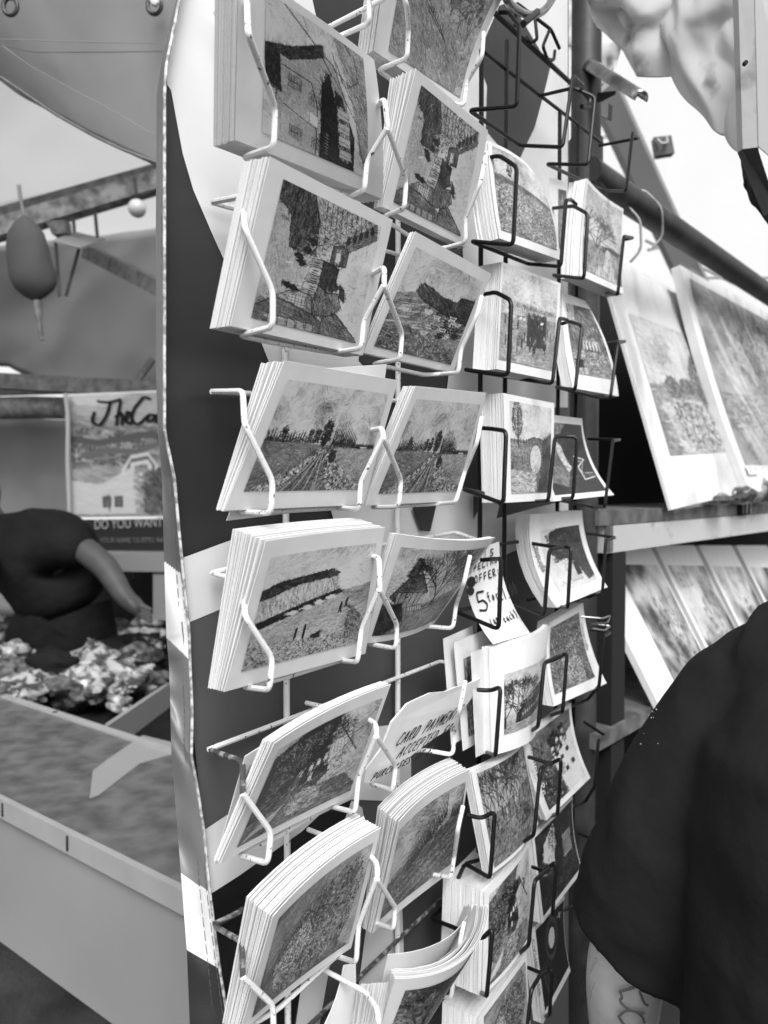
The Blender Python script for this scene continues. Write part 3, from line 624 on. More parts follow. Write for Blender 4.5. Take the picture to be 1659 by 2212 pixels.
# the turned-over hem, one strip with bands of colour
n_ = 700; ys = np.linspace(0, len(Rl) - 1.001, n_); V = []; fc = []; Fc = []; nc = 17
for j, q in enumerate(ys):
    i = int(q); f = q - i; R_ = np.array(Rl[i]) * (1 - f) + np.array(Rl[i + 1]) * f; L_ = np.array(Ll[i]) * (1 - f) + np.array(Ll[i + 1]) * f
    for k in range(nc):
        s_ = k / (nc - 1); p = R_ * (1 - s_) + L_ * s_; wv = .0075 - .026 * s_ + .004 * math.sin(j * .041 + s_ * 3) * s_ + .0016 * math.sin(j * .15 + 2 * s_) * s_; V.append(W(p[0], p[1], wv))
def band(y, s_):
    if y < 1240 - 31 * s_: return .11
    if y < 1424 - 47 * s_: return .82
    if y < 1926 - 40 * s_ : return .2
    if y < 2091 - 41 * s_: return .82
    return .03
for j in range(n_ - 1):
    for k in range(nc - 1):
        Fc.append((j * nc + k, j * nc + k + 1, (j + 1) * nc + k + 1, (j + 1) * nc + k)); q = proj(V[j * nc + k]); fc.append(band(q[1], (k + .5) / (nc - 1)))
hem = mesh('folded_hem', V, Fc, M['hem'], banner, True, facecol=fc)
mb = MB()
for s_ in (.12, .38):
    for j in range(2, n_ - 2):
        if j % 7 > 4: continue
        a = np.array(V[j * nc]) * (1 - s_) + np.array(V[j * nc + nc - 1]) * s_; b = np.array(V[(j + 1) * nc]) * (1 - s_) + np.array(V[(j + 1) * nc + nc - 1]) * s_; mb.tube([a + N1 * .0012, b + N1 * .0012], .0003, 4, 0)
mb.make('stitching', M['greyink'], banner)
tube('seam_edge', [np.array(V[j * nc]) + N1 * .001 for j in range(0, n_, 6)], .0011, M['seam'], banner, 6, 0)

# ------------------------------------------------------------------ white wire rack (two pockets wide)
rack = empty('wire_postcard_rack', W(740, 2480, .012), 'white coated wire rack with rust spots holding the two near columns of postcards', 'card rack')
RW = .0020
for x in (617, 859):
    q = W(x, 1060, .012); tube('upright', [(q[0], q[1], .95), (q[0], q[1], 1.93)], .0027, M['white_wire'], rack, 10)
PRE = []
def wire(pts, r=RW, m='white_wire', name='pocket_wire', parent=None):
    pre = list(PRE); PRE.clear()
    return tube(name, pre + [W(x, y, w_) for x, y, w_ in pts], r, M[m], parent or rack, 8, .0055)
wa, wf, wbk, wpk = .060, .080, .044, .100
def pocket_row(Lc, Lp, bar, peak1, rp, peak2up, lp2, rp2, mL='white_wire', aw_=0):
    """Lc: back corner; Lp: arm end, shoulder, knee, foot, back foot; the rest likewise"""
    if Lc:
        head = [(Lc[0] + 60, Lc[1] + Lc[2] * 60, .012), (Lc[0], Lc[1], .012), (Lp[0][0], Lp[0][1], wa + aw_), (Lp[1][0], Lp[1][1], wa + .020 + aw_)]
        rest = [(Lp[2][0], Lp[2][1], wf), (Lp[3][0], Lp[3][1], wf), (Lp[4][0], Lp[4][1], wbk)] + [(x, y, wbk) for x, y in bar] + [(rp[0][0], rp[0][1], wf), (rp[1][0], rp[1][1], wf), (peak1[0], peak1[1], wpk)]
        if mL == 'white_wire': wire(head + rest)
        else: wire(head, m=mL); wire([head[-1]] + rest)
    pk = W(peak2up[0], peak2up[1], wpk - .004); PRE.clear(); PRE.extend([pk + U1 * .012 - N1 * .08, pk + U1 * .010 - N1 * .018])
    wire([(peak2up[0], peak2up[1], wpk - .004), (peak1[0] + 2, peak1[1], wpk)] + [(x, y, wf) for x, y in lp2[:2]] + [(x, y, wbk) for x, y in lp2[2:]] + [(rp2[0][0] - 35, rp2[0][1] + 2, wbk), (rp2[0][0], rp2[0][1], wbk + .01), (rp2[1][0], rp2[1][1], wf), (rp2[2][0], rp2[2][1], wf), (rp2[3][0], rp2[3][1], wpk), (rp2[4][0], rp2[4][1], wpk)])
pocket_row(None, None, [], (876, 10), None, (859, -40), [(882, 61), (879, 126), (816, 151)], [(940, 215), (1002, 229), (1008, 176), (1041, 123), (1044, 70)])
wire([(700, 92, wbk), (744, 74, wbk), (798, 50, wf), (796, -10, wf), (826, -60, wpk)])
pocket_row((463, 29, .36), [(533, 3), (535, 72), (594, 230), (591, 317), (524, 340)], [(640, 385), (754, 425)], (835, 278), [(787, 410), (792, 349)], (830, 212), [(877, 389), (873, 450), (824, 470)], [(960, 536), (1006, 523), (1004, 475), (1037, 396), (1050, 330)], aw_=.028)
pocket_row((457, 437, .25), [(524, 424), (528, 493), (589, 630), (589, 706), (517, 725)], [(600, 742), (718, 762)], (827, 617), [(780, 752), (785, 695)], (830, 576), [(868, 720), (864, 776), (805, 786)], [(950, 808), (990, 805), (995, 756), (1030, 680), (1040, 640)])
pocket_row((456, 846, .05), [(524, 845), (528, 917), (589, 1040), (585, 1108), (517, 1106)], [(600, 1104), (729, 1097)], (826, 946), [(776, 1099), (778, 1043)], (825, 925), [(866, 1036), (861, 1094), (801, 1096)], [(950, 1088), (984, 1085), (1003, 1020), (1030, 955), (1040, 900)])
pocket_row((456, 1238, -.26), [(528, 1256), (528, 1331), (588, 1421), (582, 1490), (525, 1484)], [(600, 1468), (733, 1427)], (818, 1274), [(772, 1430), (780, 1360)], (819, 1205), [(857, 1349), (855, 1401), (790, 1390)], [(924, 1353), (978, 1358), (985, 1306), (1002, 1258), (1015, 1200)])
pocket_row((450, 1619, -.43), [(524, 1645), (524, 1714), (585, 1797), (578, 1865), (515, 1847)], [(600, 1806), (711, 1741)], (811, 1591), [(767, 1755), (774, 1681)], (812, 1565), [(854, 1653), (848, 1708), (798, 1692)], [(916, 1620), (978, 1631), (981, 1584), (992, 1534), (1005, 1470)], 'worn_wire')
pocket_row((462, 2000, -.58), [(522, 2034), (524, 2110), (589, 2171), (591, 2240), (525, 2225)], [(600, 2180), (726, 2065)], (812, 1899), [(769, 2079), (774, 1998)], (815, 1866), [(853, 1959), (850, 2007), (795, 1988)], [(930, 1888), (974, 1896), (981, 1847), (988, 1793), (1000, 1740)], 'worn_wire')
pocket_row(None, None, [], (815, 2210), None, (815, 2180), [(853, 2270), (850, 2320), (795, 2300)], [(934, 2146), (974, 2157), (981, 2099), (992, 2040), (1002, 1990)])
for a, b in (((457, 437), (985, 585)), ((456, 846), (990, 872)), ((456, 1238), (985, 1150)), ((450, 1619), (952, 1428)), ((462, 1996), (948, 1768)), ((650, 2232), (952, 1941))):
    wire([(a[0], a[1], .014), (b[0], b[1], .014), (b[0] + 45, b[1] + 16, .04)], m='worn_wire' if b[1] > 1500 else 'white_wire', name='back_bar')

# ------------------------------------------------------------------ black wire rack
rackb = empty('wire_postcard_rack', W(1150, 2480, .05), 'black wire rack with empty top pockets holding the two far columns of postcards', 'card rack')
BR_ = .0021
def bw_(pts, name='pocket_wire', r=BR_): return tube(name, [W(x, y, w_) for x, y, w_ in pts], r, M['black_wire'], rackb, 8, .006)
gb, gf, gk = .045, .112, .062          # back grid, front of pockets, back feet
def xz(x, y, w_, z0, z1, name='upright'):
    q = W(x, y, w_); tube(name, [(q[0], q[1], z0), (q[0], q[1], z1)], .0026, M['black_wire'], rackb, 8)
for x, y0 in ((1040, 60), (1094, 88), (1209, 240), (1248, 270)):
    q = W(x, y0, gb); xz(x, y0, gb, 1.0, q[2])
bw_([(1068, 28, gb), (1235, 182, gb)], 'top_bar', .003)
bw_([(1048, 115, gb), (1301, 310, gb)], 'back_bar')
bw_([(1112, 60, gb), (1114, 6, gb + .005), (1190, 64, gb + .005), (1208, 105, gb + .004)], 'top_hook')
bw_([(1155, 38, gb + .01), (1160, 85, gb + .012), (1148, 92, gb + .006), (1136, 80, gb)], 'top_hook', .002)
bw_([(1186, 66, gb + .006), (1172, 100, gb + .01), (1182, 128, gb + .006), (1196, 130, gb + .004), (1198, 110, gb)], 'top_hook', .002)
bw_([(1250, 190, gb + .01), (1275, 215, gb + .02), (1272, 232, gb + .02), (1256, 230, gb + .02)], 'top_hook', .003)
L = [
 ([(1078, 27, .08), (1098, 27, .09), (1122, 58, gf), (1116, 230, gf), (1013, 238, gk)], [(1122, 314, gk), (1215, 318, gf), (1237, 163, gf), (1258, 183, gf - .012)], [(1165, 207, gb), (1238, 190, .09), (1285, 210, gf), (1270, 356, gf), (1180, 354, gk)], [(1302, 412, gk), (1352, 413, gf), (1366, 286, gf), (1381, 298, gf - .01), (1293, 315, gb)]),
 ([(1043, 343, .07), (1078, 336, .09), (1116, 361, gf), (1108, 529, gf), (1017, 521, gk)], [(1140, 570, gk), (1211, 576, gf), (1222, 433, gf), (1233, 431, gf - .01), (1244, 442, gf - .01)], [(1182, 451, gb), (1238, 445, .09), (1269, 462, gf), (1261, 602, gf), (1193, 594, gk)], [(1303, 634, gk), (1334, 636, gf), (1347, 510, gf), (1367, 514, gf - .01), (1348, 518, .09)]),
 ([(1040, 637, .07), (1070, 631, .09), (1104, 649, gf), (1097, 811, gf), (1002, 798, gk)], [(1120, 818, gk), (1193, 829, gf), (1208, 688, gf), (1219, 689, gf - .01), (1228, 695, gf - .01)], [(1212, 700, .08), (1230, 694, .09), (1257, 704, gf), (1242, 842, gf), (1200, 836, gk)], [(1290, 858, gk), (1318, 859, gf), (1334, 742, gf), (1350, 737, gf - .01), (1303, 741, gb)]),
 ([(1030, 924, .07), (1060, 926, .09), (1093, 931, gf), (1087, 1088, gf), (999, 1056, gk)], [(1130, 1084, gk), (1184, 1082, gf), (1198, 945, gf), (1215, 942, gf), (1225, 944, gf)], [(1200, 942, .09), (1220, 942, .1), (1247, 944, gf), (1237, 1076, gf), (1195, 1078, gk)], [(1280, 1095, gk), (1306, 1095, gf), (1323, 952, gf), (1339, 950, gf - .01), (1270, 948, gb)]),
 ([(1037, 1210, .08), (1060, 1208, .09), (1082, 1207, gf), (1077, 1360, gf), (982, 1320, gk)], [(1096, 1298, gk), (1175, 1330, gf), (1186, 1188, gf), (1205, 1183, gf), (1215, 1182, gf)], [(1123, 1170, gb), (1200, 1182, .09), (1233, 1183, gf), (1226, 1312, gf), (1200, 1308, gk)], [(1270, 1290, gk), (1301, 1279, gf), (1308, 1168, gf), (1328, 1161, gf - .01), (1268, 1152, gb)]),
 ([(1030, 1490, .09), (1060, 1492, .1), (1081, 1483, gf), (1070, 1632, gf), (1040, 1622, gk)], [(1120, 1596, gk), (1162, 1569, gf), (1175, 1432, gf), (1200, 1420, gf), (1210, 1416, gf)], [(1176, 1432, .09), (1200, 1424, .1), (1225, 1409, gf), (1215, 1537, gf), (1190, 1545, gk)], [(1270, 1510, gk), (1294, 1480, gf), (1303, 1374, gf), (1318, 1366, gf - .01), (1275, 1360, gb)]),
 ([(1006, 1760, .09), (1040, 1768, .1), (1069, 1752, gf), (1058, 1896, gf), (1004, 1866, gk)], [(1100, 1840, gk), (1153, 1803, gf), (1167, 1661, gf), (1180, 1652, gf), (1190, 1649, gf)], [(1140, 1635, .08), (1190, 1650, .1), (1212, 1637, gf), (1204, 1757, gf), (1185, 1765, gk)], [(1265, 1730, gk), (1283, 1700, gf), (1292, 1600, gf), (1308, 1590, gf - .01), (1262, 1560, gb)]),
 ([(1019, 2024, .09), (1042, 2027, .1), (1064, 2005, gf), (1051, 2151, gf), (1030, 2140, gk)], [(1100, 2080, gk), (1142, 2040, gf), (1154, 1903, gf), (1175, 1884, gf), (1186, 1876, gf)], [(1150, 1873, .08), (1176, 1881, .1), (1201, 1860, gf), (1193, 1975, gf), (1180, 1985, gk)], [(1250, 1950, gk), (1268, 1920, gf), (1278, 1830, gf), (1292, 1820, gf - .01), (1250, 1800, gb)]),
 ([(1010, 2250, .09), (1035, 2252, .1), (1056, 2235, gf), (1045, 2370, gf), (1020, 2360, gk)], [(1100, 2290, gk), (1134, 2260, gf), (1147, 2138, gf), (1168, 2104, gf), (1180, 2098, gf)], [(1140, 2090, .08), (1168, 2102, .1), (1192, 2090, gf), (1187, 2190, gf), (1172, 2200, gk)], None),
]
for A, Bq, Cq, Dq in L:
    bw_(A + Bq); bw_(Cq + (Dq or []))
bw_([(1002, 1870, .06), (962, 1955, .02), (930, 1984, .02), (966, 1998, .05), (1030, 2024, .09)], 'back_hook')
bw_([(1074, 1176, gb), (1123, 1170, gb)], 'back_bar')
bw_([(1165, 1290, .05), (1140, 1296, .05)], 'back_bar')
def tie(label, pts, r, m, cat='wire tie'):
    tag(tube('wire_tie', [W(*p) for p in pts], r, M[m], None, 6, .003), label, cat)
tie('twisted grey wire knotted round the black rack right of the leafy flower card', [(1255, 1332, .1), (1300, 1336, .12), (1318, 1330, .12), (1312, 1345, .12), (1275, 1348, .1), (1318, 1352, .12), (1305, 1362, .12), (1280, 1358, .11)], .0012, 'chrome')

# ------------------------------------------------------------------ the postcards
WT, WB = .095, .054
card('postcard of a tall old inn turned sideways, with a pale plate', [(518, -75), (808, 130), (826, 430), (508, 302)], WT, WB, pic_inn, .019, bow=(.006, .004, 0, 0), mar=(.14, .86, .05, .88), res=(210, 230), seed=3)
card('postcard of a shopping street turned sideways, between inn and meadow path cards', [(583, 338), (848, 475), (783, 768), (497, 704)], WT, WB, pic_street, .0165, mar=(.11, .91, .08, .92), res=(200, 220), seed=4, skew=-.003)
card('postcard of a tree-lined path through a meadow, middle of the near column', [(614, 779), (859, 822), (785, 1090), (483, 1103)], WT, WB, pic_field, .006, lean=.013, mar=(.07, .94, .11, .87), res=(220, 170), seed=5)
card('postcard of pale chalk cliffs with walkers and a dog on the beach', [(574, 1169), (831, 1139), (789, 1412), (483, 1495)], WT, WB, pic_cliff, .0125, lean=.014, mar=(.07, .94, .11, .88), res=(220, 180), seed=6, back=.006, bow=(-.002, 0, 0, 0))
card('dark postcard of a windmill under leaning trees, near column', [(592, 1606), (844, 1478), (758, 1721), (475, 1865)], WT + .002, WB, pic_mill, .005, lean=.004, mar=(.08, .96, .10, .92), res=(220, 170), seed=7, bow=(-.004, 0, -.001, 0))
card('postcard of a dense flowering bush, lowest of the near column', [(589, 1980), (823, 1788), (758, 2048), (516, 2236)], WT, WB, pic_bush, .013, lean=.007, mar=(.08, .95, .09, .92), res=(220, 180), seed=8, bow=(-.005, 0, -.002, 0), back=.004)
card('postcard of a river with a rowing boat, cut by the top edge', [(850, -190), (1112, -50), (1000, 240), (808, 110)], WT, WB, pic_river, .014, mar=(.12, .93, .06, .93), res=(190, 200), seed=9, bow=(0, -.008, 0, 0))
card('postcard of a shopping street turned sideways, directly below the river card', [(898, 148), (1054, 282), (1006, 535), (825, 446)], WT, WB, pic_street, .007, lean=.016, mar=(.09, .9, .07, .93), res=(170, 210), seed=4)
card('postcard of a rocky bay with small boats drawn up on the beach', [(897, 500), (1061, 592), (978, 805), (785, 762)], WT, WB, pic_bay, .004, mar=(.06, .93, .10, .93), res=(180, 170), seed=10)
card('postcard of a tree-lined path through a meadow, in the second column', [(897, 834), (1050, 849), (990, 1082), (789, 1092)], WT, WB, pic_field, .008, lean=.003, mar=(.07, .95, .10, .90), res=(180, 160), seed=5)
card('bent postcard of a cottage and a big bare tree beside a fence', [(857, 1153), (1069, 1161), (938, 1346), (786, 1390)], WT + .004, WB, pic_cottage, .005, mar=(.05, .94, .10, .93), res=(180, 160), seed=11, bow=(.008, 0, .006, 0))
card('postcard of a row of dark poplars under a grey sky', [(861, 1775), (1014, 1662), (981, 1878), (805, 2016)], WT, WB, pic_rows, .009, lean=.009, mar=(.05, .97, .10, .90), res=(170, 170), seed=12, bow=(-.005, 0, -.001, 0), back=.006)
# far columns (black rack)
CT, CB = .078, .088
card('curved postcard of a flower meadow with one small tree', [(1054, 304), (1164, 394), (1208, 561), (1079, 515)], CT, CB + .004, pic_meadow, .017, mar=(.04, .95, .04, .90), res=(130, 150), seed=13, bow=(.008, .006, 0, -.002))
card('postcard of a crowd resting under tall bare trees', [(1083, 565), (1211, 612), (1200, 823), (1072, 797)], CT, CB, pic_crowd, .022, mar=(.02, .94, .03, .91), res=(130, 150), seed=14)
card('postcard of a humped stone bridge reflected in a stream', [(1087, 849), (1197, 871), (1193, 1080), (1093, 1086)], CT + .004, CB, pic_bridge, .024, mar=(.10, .93, .06, .92), res=(130, 160), seed=15)
card('bulging postcard of winter trees and a long row of roofs', [(1056, 1399), (1186, 1350), (1158, 1578), (1061, 1632)], CT + .004, CB, pic_terrace, .006, mar=(.14, .97, .28, .84), res=(150, 160), seed=16, bow=(.012, 0, .012, 0))
card('postcard of bare woods with a footbridge, under the row-of-roofs card', [(1017, 1668), (1129, 1604), (1162, 1780), (1059, 1890)], CT + .002, CB, pic_woods, .007, mar=(.06, .97, .03, .96), res=(150, 160), seed=17, bow=(.006, 0, .006, 0))
card('postcard of a paler windmill scene on a very thick stack', [(1046, 1928), (1142, 1813), (1147, 2022), (1041, 2154)], CT + .004, CB, pic_mill, .040, mar=(.07, .97, .06, .95), res=(130, 160), seed=18, dark=0, bow=(.004, 0, .004, 0))
card('postcard of tall garden flowers cut by the bottom of the photo', [(1033, 2200), (1136, 2057), (1146, 2229), (1030, 2345)], CT + .004, CB, pic_bush, .036, mar=(.1, .96, .08, .95), res=(120, 150), seed=19)
card('postcard of a lane by tall winter trees beside the steel post', [(1268, 385), (1346, 451), (1346, 636), (1252, 595)], CT, CB, pic_lane, .020, mar=(.04, .97, .04, .92), res=(90, 150), seed=20, bow=(-.004, -.002, 0, -.002))
card('postcard of a canal with white arches, beside the crowd card', [(1213, 631), (1264, 650), (1336, 856), (1237, 838)], CT - .02, CB, pic_canal, .010, mar=(.12, .93, .10, .84), res=(80, 150), seed=21, bow=(0, .008, 0, -.004))
card('dark photo postcard of a punt at night, beside the stone bridge card', [(1200, 897), (1257, 904), (1326, 1069), (1197, 1083)], CT - .02, CB, pic_punt, .003, mar=(.04, .93, .08, .93), res=(90, 140), seed=22, bow=(0, -.010, 0, -.012))
P44, c44 = card('photo postcard of a dark leafy tree above a pale gate', [(1145, 1113), (1257, 1102), (1312, 1268), (1202, 1313)], CT - .015, CB, pic_gate, .014, mar=(.18, .9, .17, .87), res=(110, 140), seed=23, bow=(0, -.008, 0, -.012), slabel='slim stack of cards behind the photo card of a tree and gate')
P45, c45 = card('photo postcard of a field of wild flowers above the aerial town card', [(1186, 1345), (1259, 1302), (1310, 1476), (1196, 1526)], CT - .012, CB, pic_flowers, .012, mar=(.06, .84, .08, .88), res=(100, 140), seed=24, bow=(0, -.006, 0, -.006))
P46, c46 = card('photo postcard of a town seen from the air', [(1127, 1598), (1233, 1518), (1275, 1680), (1180, 1773)], CT - .006, CB, pic_aerial, .005, mar=(.1, .94, .04, .93), res=(110, 140), seed=25, bow=(0, -.006, 0, -.003))
card('photo postcard of garden views round a pale centre', [(1149, 1807), (1237, 1719), (1258, 1881), (1170, 1996)], CT - .004, CB, pic_views, .012, mar=(.04, .98, .04, .94), res=(100, 130), seed=26, bow=(0, -.005, 0, 0))
P48, c48 = card('black photo postcard with a bright ring, beside the bare forearm', [(1147, 2008), (1219, 1935), (1232, 2098), (1172, 2212)], CT - .004, CB, pic_lens, .010, mar=(.1, .98, .05, .92), res=(90, 130), seed=27, bow=(0, -.004, 0, 0))
# more loose cards seen behind the front ones
def loose(label, px, w_, bow=(0, 0, 0, 0), pic=None, mar=(.1, .9, .1, .9), group='loose cards half hidden behind others', name='postcard', res=(90, 70)):
    P = Patch(*[W(x, y, q) for (x, y), q in zip(px, w_ if hasattr(w_, '__len__') else [w_] * 4)], bow=bow); r_ = empty(name, P.c[3], label, 'postcard', group)
    mb = MB(); sheet(mb, P, .0005, 12, 8); mb.make('paper', M['paper'], r_, True)
    if pic: picture('picture', P, paint(pic, res[0], res[1], 40), r_, a0=mar[0], a1=mar[1], b0=mar[2], b1=mar[3])
    return P, r_
loose('loose card sticking up to the right behind the middle meadow path card', [(640, 800), (835, 787), (800, 1060), (600, 1100)], [.07, .078, .044, .04], pic=pic_field)
loose('loose card slipping out below the middle meadow path card', [(600, 830), (780, 840), (740, 1095), (489, 1125)], [.07, .07, .04, .04])
loose('loose bent card standing out to the left behind the dark windmill card', [(529, 1634), (835, 1480), (745, 1725), (463, 1868)], [.066, .080, .036, .036], bow=(-.004, 0, 0, 0), pic=pic_mill, mar=(.05, .9, .12, .9))
loose('single card behind the row-of-roofs card showing a strip of bare trees', [(1017, 1410), (1110, 1380), (1100, 1600), (1028, 1636)], [.076, .076, .08, .08], pic=pic_terrace, mar=(.3, .95, .2, .84), res=(110, 120))
loose('leftmost of the three cards behind the row-of-roofs card', [(957, 1380), (1020, 1352), (1045, 1570), (975, 1610)], [.05, .05, .06, .06], pic=pic_woods, mar=(.35, .95, .2, .95))
loose('middle one of the three cards behind the row-of-roofs card', [(980, 1388), (1060, 1355), (1060, 1590), (1000, 1622)], [.06, .06, .068, .068], pic=pic_flowers, mar=(.2, .95, .18, .9))
loose('single small card behind the lane card beside the steel post', [(1187, 384), (1222, 392), (1222, 560), (1187, 545)], .055, pic=pic_woods, mar=(.5, 1, .12, .9))
for q, lab in ((0, 'upper'), (1, 'lower')):
    loose(lab + ' of two plain card tops spreading behind the aerial town card', [(1120 - q * 6, 1604 + q * 4), (1180, 1560), (1200, 1700), (1150, 1740 + q * 9)], .068 - q * .004)

# fanned booklets at the bottom
def fan(name, label, TL, TR, BR, BL, ww, n, spread, bow, pic=None, cat='card bundle', thick=.0004, mar=(.08, .94, .12, .95)):
    r_ = empty(name, W(*BL, ww[3]), label, cat)
    mb = MB()
    for i in range(n):
        q = i / max(n - 1, 1); jx, jy = rng.normal() * 1.6, rng.normal() * 1.2
        px = [(a[0] + spread[k][0] * q + jx, a[1] + spread[k][1] * q + jy) for k, a in enumerate((TL, TR, BR, BL))]
        P = Patch(*[W(x, y, wk - .0011 * i * (1 + 2.2 * q)) for (x, y), wk in zip(px, ww)], bow=[b_ * (1 + .25 * q) for b_ in bow])
        if i == 0: P0 = P
        sheet(mb, P, thick, 14, 4)
    mb.make('leaves', M['paper'], r_, True)
    if pic: picture('cover_picture', P0, paint(pic, 170, 130, 31), r_, a0=mar[0], a1=mar[1], b0=mar[2], b1=mar[3], off=.0006)
    return P0
fan('card_bundle', 'bundle of big cards curling out of the lowest pocket, its cover showing a bare tree', (853, 2114), (1056, 1957), (880, 2270), (800, 2300), (.112, .125, .07, .065), 24, [(-12, -30), (-60, -6), (-10, 0), (-10, 0)], (.020, 0, .008, 0), pic_winter)
loose('pale stiff cover standing behind the curling bundle of big cards', [(838, 2062), (1022, 1945), (900, 2200), (790, 2290)], [.07, .085, .04, .035], bow=(.016, 0, 0, 0))
fan('card_bundle', 'bundle of upright leaves splayed open like a fan beside the curling bundle', (842, 2120), (868, 2128), (770, 2330), (700, 2330), (.088, .09, .05, .05), 16, [(-86, 10), (-70, 5), (-40, 0), (-60, 0)], (0, .012, 0, .016))
loose('dark grey cover bent outwards at the left of the splayed leaves', [(742, 2085), (768, 2080), (730, 2330), (610, 2330)], [.045, .045, .04, .04], bow=(0, .006, 0, .010))

# ------------------------------------------------------------------ writing
GLY = {'A': [[(0, 1), (.45, 0), (.8, 1)], [(.2, .62), (.68, .6)]], 'C': [[(.8, .12), (.45, 0), (.08, .35), (.1, .75), (.45, 1), (.8, .88)]], 'D': [[(.1, 0), (.12, 1)], [(.0, .04), (.6, .1), (.82, .5), (.6, .92), (.08, 1)]],
 'E': [[(.75, 0), (.1, .04), (.12, 1), (.8, .96)], [(.12, .5), (.6, .46)]], 'F': [[(.75, 0), (.1, .04), (.12, 1)], [(.12, .5), (.6, .46)]], 'H': [[(.1, 0), (.1, 1)], [(.75, 0), (.75, 1)], [(.1, .5), (.75, .48)]], 'I': [[(.3, 0), (.32, 1)]],
 'L': [[(.15, 0), (.12, 1), (.75, .96)]], 'M': [[(0, 1), (.12, 0), (.42, .7), (.75, 0), (.85, 1)]], 'N': [[(.05, 1), (.1, 0), (.7, 1), (.75, 0)]], 'O': [[(.4, 0), (.05, .4), (.2, .92), (.6, .95), (.8, .5), (.6, .05), (.4, 0)]],
 'P': [[(.1, 1), (.12, 0), (.65, .05), (.72, .35), (.5, .52), (.12, .52)]], 'R': [[(.1, 1), (.12, 0), (.65, .05), (.7, .35), (.45, .5), (.12, .52), (.78, 1)]], 'S': [[(.75, .1), (.35, 0), (.1, .25), (.4, .48), (.75, .7), (.45, 1), (.05, .9)]],
 'T': [[(0, .03), (.85, 0)], [(.43, .02), (.42, 1)]], 'U': [[(.1, 0), (.08, .75), (.4, 1), (.72, .8), (.75, 0)]], 'V': [[(0, 0), (.4, 1), (.8, 0)]], 'Y': [[(0, 0), (.4, .5)], [(.8, 0), (.25, 1)]], 'B': [[(.1, 0), (.1, 1), (.7, .85), (.6, .52), (.1, .5), (.6, .4), (.62, .08), (.1, 0)]],
 'W': [[(0, 0), (.2, 1), (.42, .35), (.62, 1), (.85, 0)]], '5': [[(.75, 0), (.2, .02), (.12, .45), (.55, .42), (.78, .7), (.5, 1), (.05, .92)]], '1': [[(.2, .15), (.42, 0), (.42, 1)]], '0': [[(.4, 0), (.08, .4), (.2, .92), (.6, .9), (.72, .4), (.4, 0)]], '4': [[(.6, 1), (.6, 0), (.05, .65), (.85, .65)]],
 '£': [[(.8, .15), (.5, 0), (.3, .25), (.35, .7), (.05, 1), (.8, .95)], [(.1, .52), (.62, .5)]], ':': [[(.3, .35), (.32, .4)], [(.3, .8), (.32, .85)]], '-': [[(.1, .55), (.75, .52)]], '.': [[(.2, .95), (.25, 1)]], '(': [[(.6, -.05), (.3, .5), (.6, 1.1)]], ')': [[(.2, -.05), (.5, .5), (.2, 1.1)]],
 'f': [[(.65, .05), (.35, .1), (.3, 1)], [(.05, .45), (.6, .42)]], 'o': [[(.35, .4), (.08, .7), (.3, 1), (.6, .75), (.4, .4)]], 'r': [[(.12, .4), (.15, 1)], [(.15, .6), (.55, .4)]], 'e': [[(.1, .7), (.6, .66), (.4, .4), (.1, .65), (.25, 1), (.65, .92)]], 'a': [[(.6, .45), (.2, .45), (.1, .9), (.5, .95), (.6, .5), (.68, 1)]],
 'c': [[(.6, .45), (.2, .5), (.15, .9), (.6, .95)]], 'h': [[(.12, 0), (.14, 1)], [(.14, .6), (.45, .42), (.55, 1)]], 't': [[(.3, .1), (.32, 1)], [(.05, .4), (.6, .38)]], 's': [[(.55, .42), (.2, .5), (.5, .75), (.1, 1)]], 'd': [[(.6, 0), (.6, 1)], [(.6, .5), (.15, .6), (.2, .98), (.6, .9)]], 'm': [[(.05, 1), (.1, .4), (.35, .5), (.36, 1)], [(.36, .5), (.65, .45), (.68, 1)]]}
def hand(P, name, text, a, b, ua, ub, va, vb, wd, parent, m='ink', sp=1.0, off=.0011, seed=2):
    """handwriting on a patch: origin (a,b), letter advance vector (ua,ub), letter down vector (va,vb)"""
    r = np.random.default_rng(seed); mb = MB(); k = 0
    for ch in text:
        for st in GLY.get(ch, []):
            pts = [P.at(a + (k + x * .8) * ua * sp + y * va + r.normal() * abs(va + vb) * .012, b + (k + x * .8) * ub * sp + y * vb + r.normal() * abs(vb) * .02, off) for x, y in st]
            pts = rounded(pts, .0025); ns = P.n
            for p, q in zip(pts[:-1], pts[1:]):
                d = q - p; l = np.linalg.norm(d)
                if l < 1e-7: continue
                s_ = np.cross(d / l, ns) * wd * .5; e = d / l * wd * .35
                mb.add([p - s_ - e, q - s_ + e, q + s_ + e, p + s_ - e], [(0, 1, 2, 3)])
        k += 1
    return mb.make(name, M[m], parent)
def typed(P, name, text, a, b, ua, ub, va, vb, parent, m='greyink', off=.0008):
    """printed text on a patch; one em = vectors u (right) and -v (up)"""
    cu = bpy.data.curves.new(name, 'FONT'); cu.body = text; to = bpy.data.objects.new(name, cu); COL.objects.link(to)
    bpy.context.view_layer.update(); me = bpy.data.meshes.new_from_object(to.evaluated_get(bpy.context.evaluated_depsgraph_get()))
    bpy.data.objects.remove(to)
    V = [P.at(a + v.co.x * ua - v.co.y * va, b + v.co.x * ub - v.co.y * vb, off) for v in me.vertices]; Fc = [tuple(p.vertices) for p in me.polygons]
    return mesh(name, V, Fc, M[m], parent)
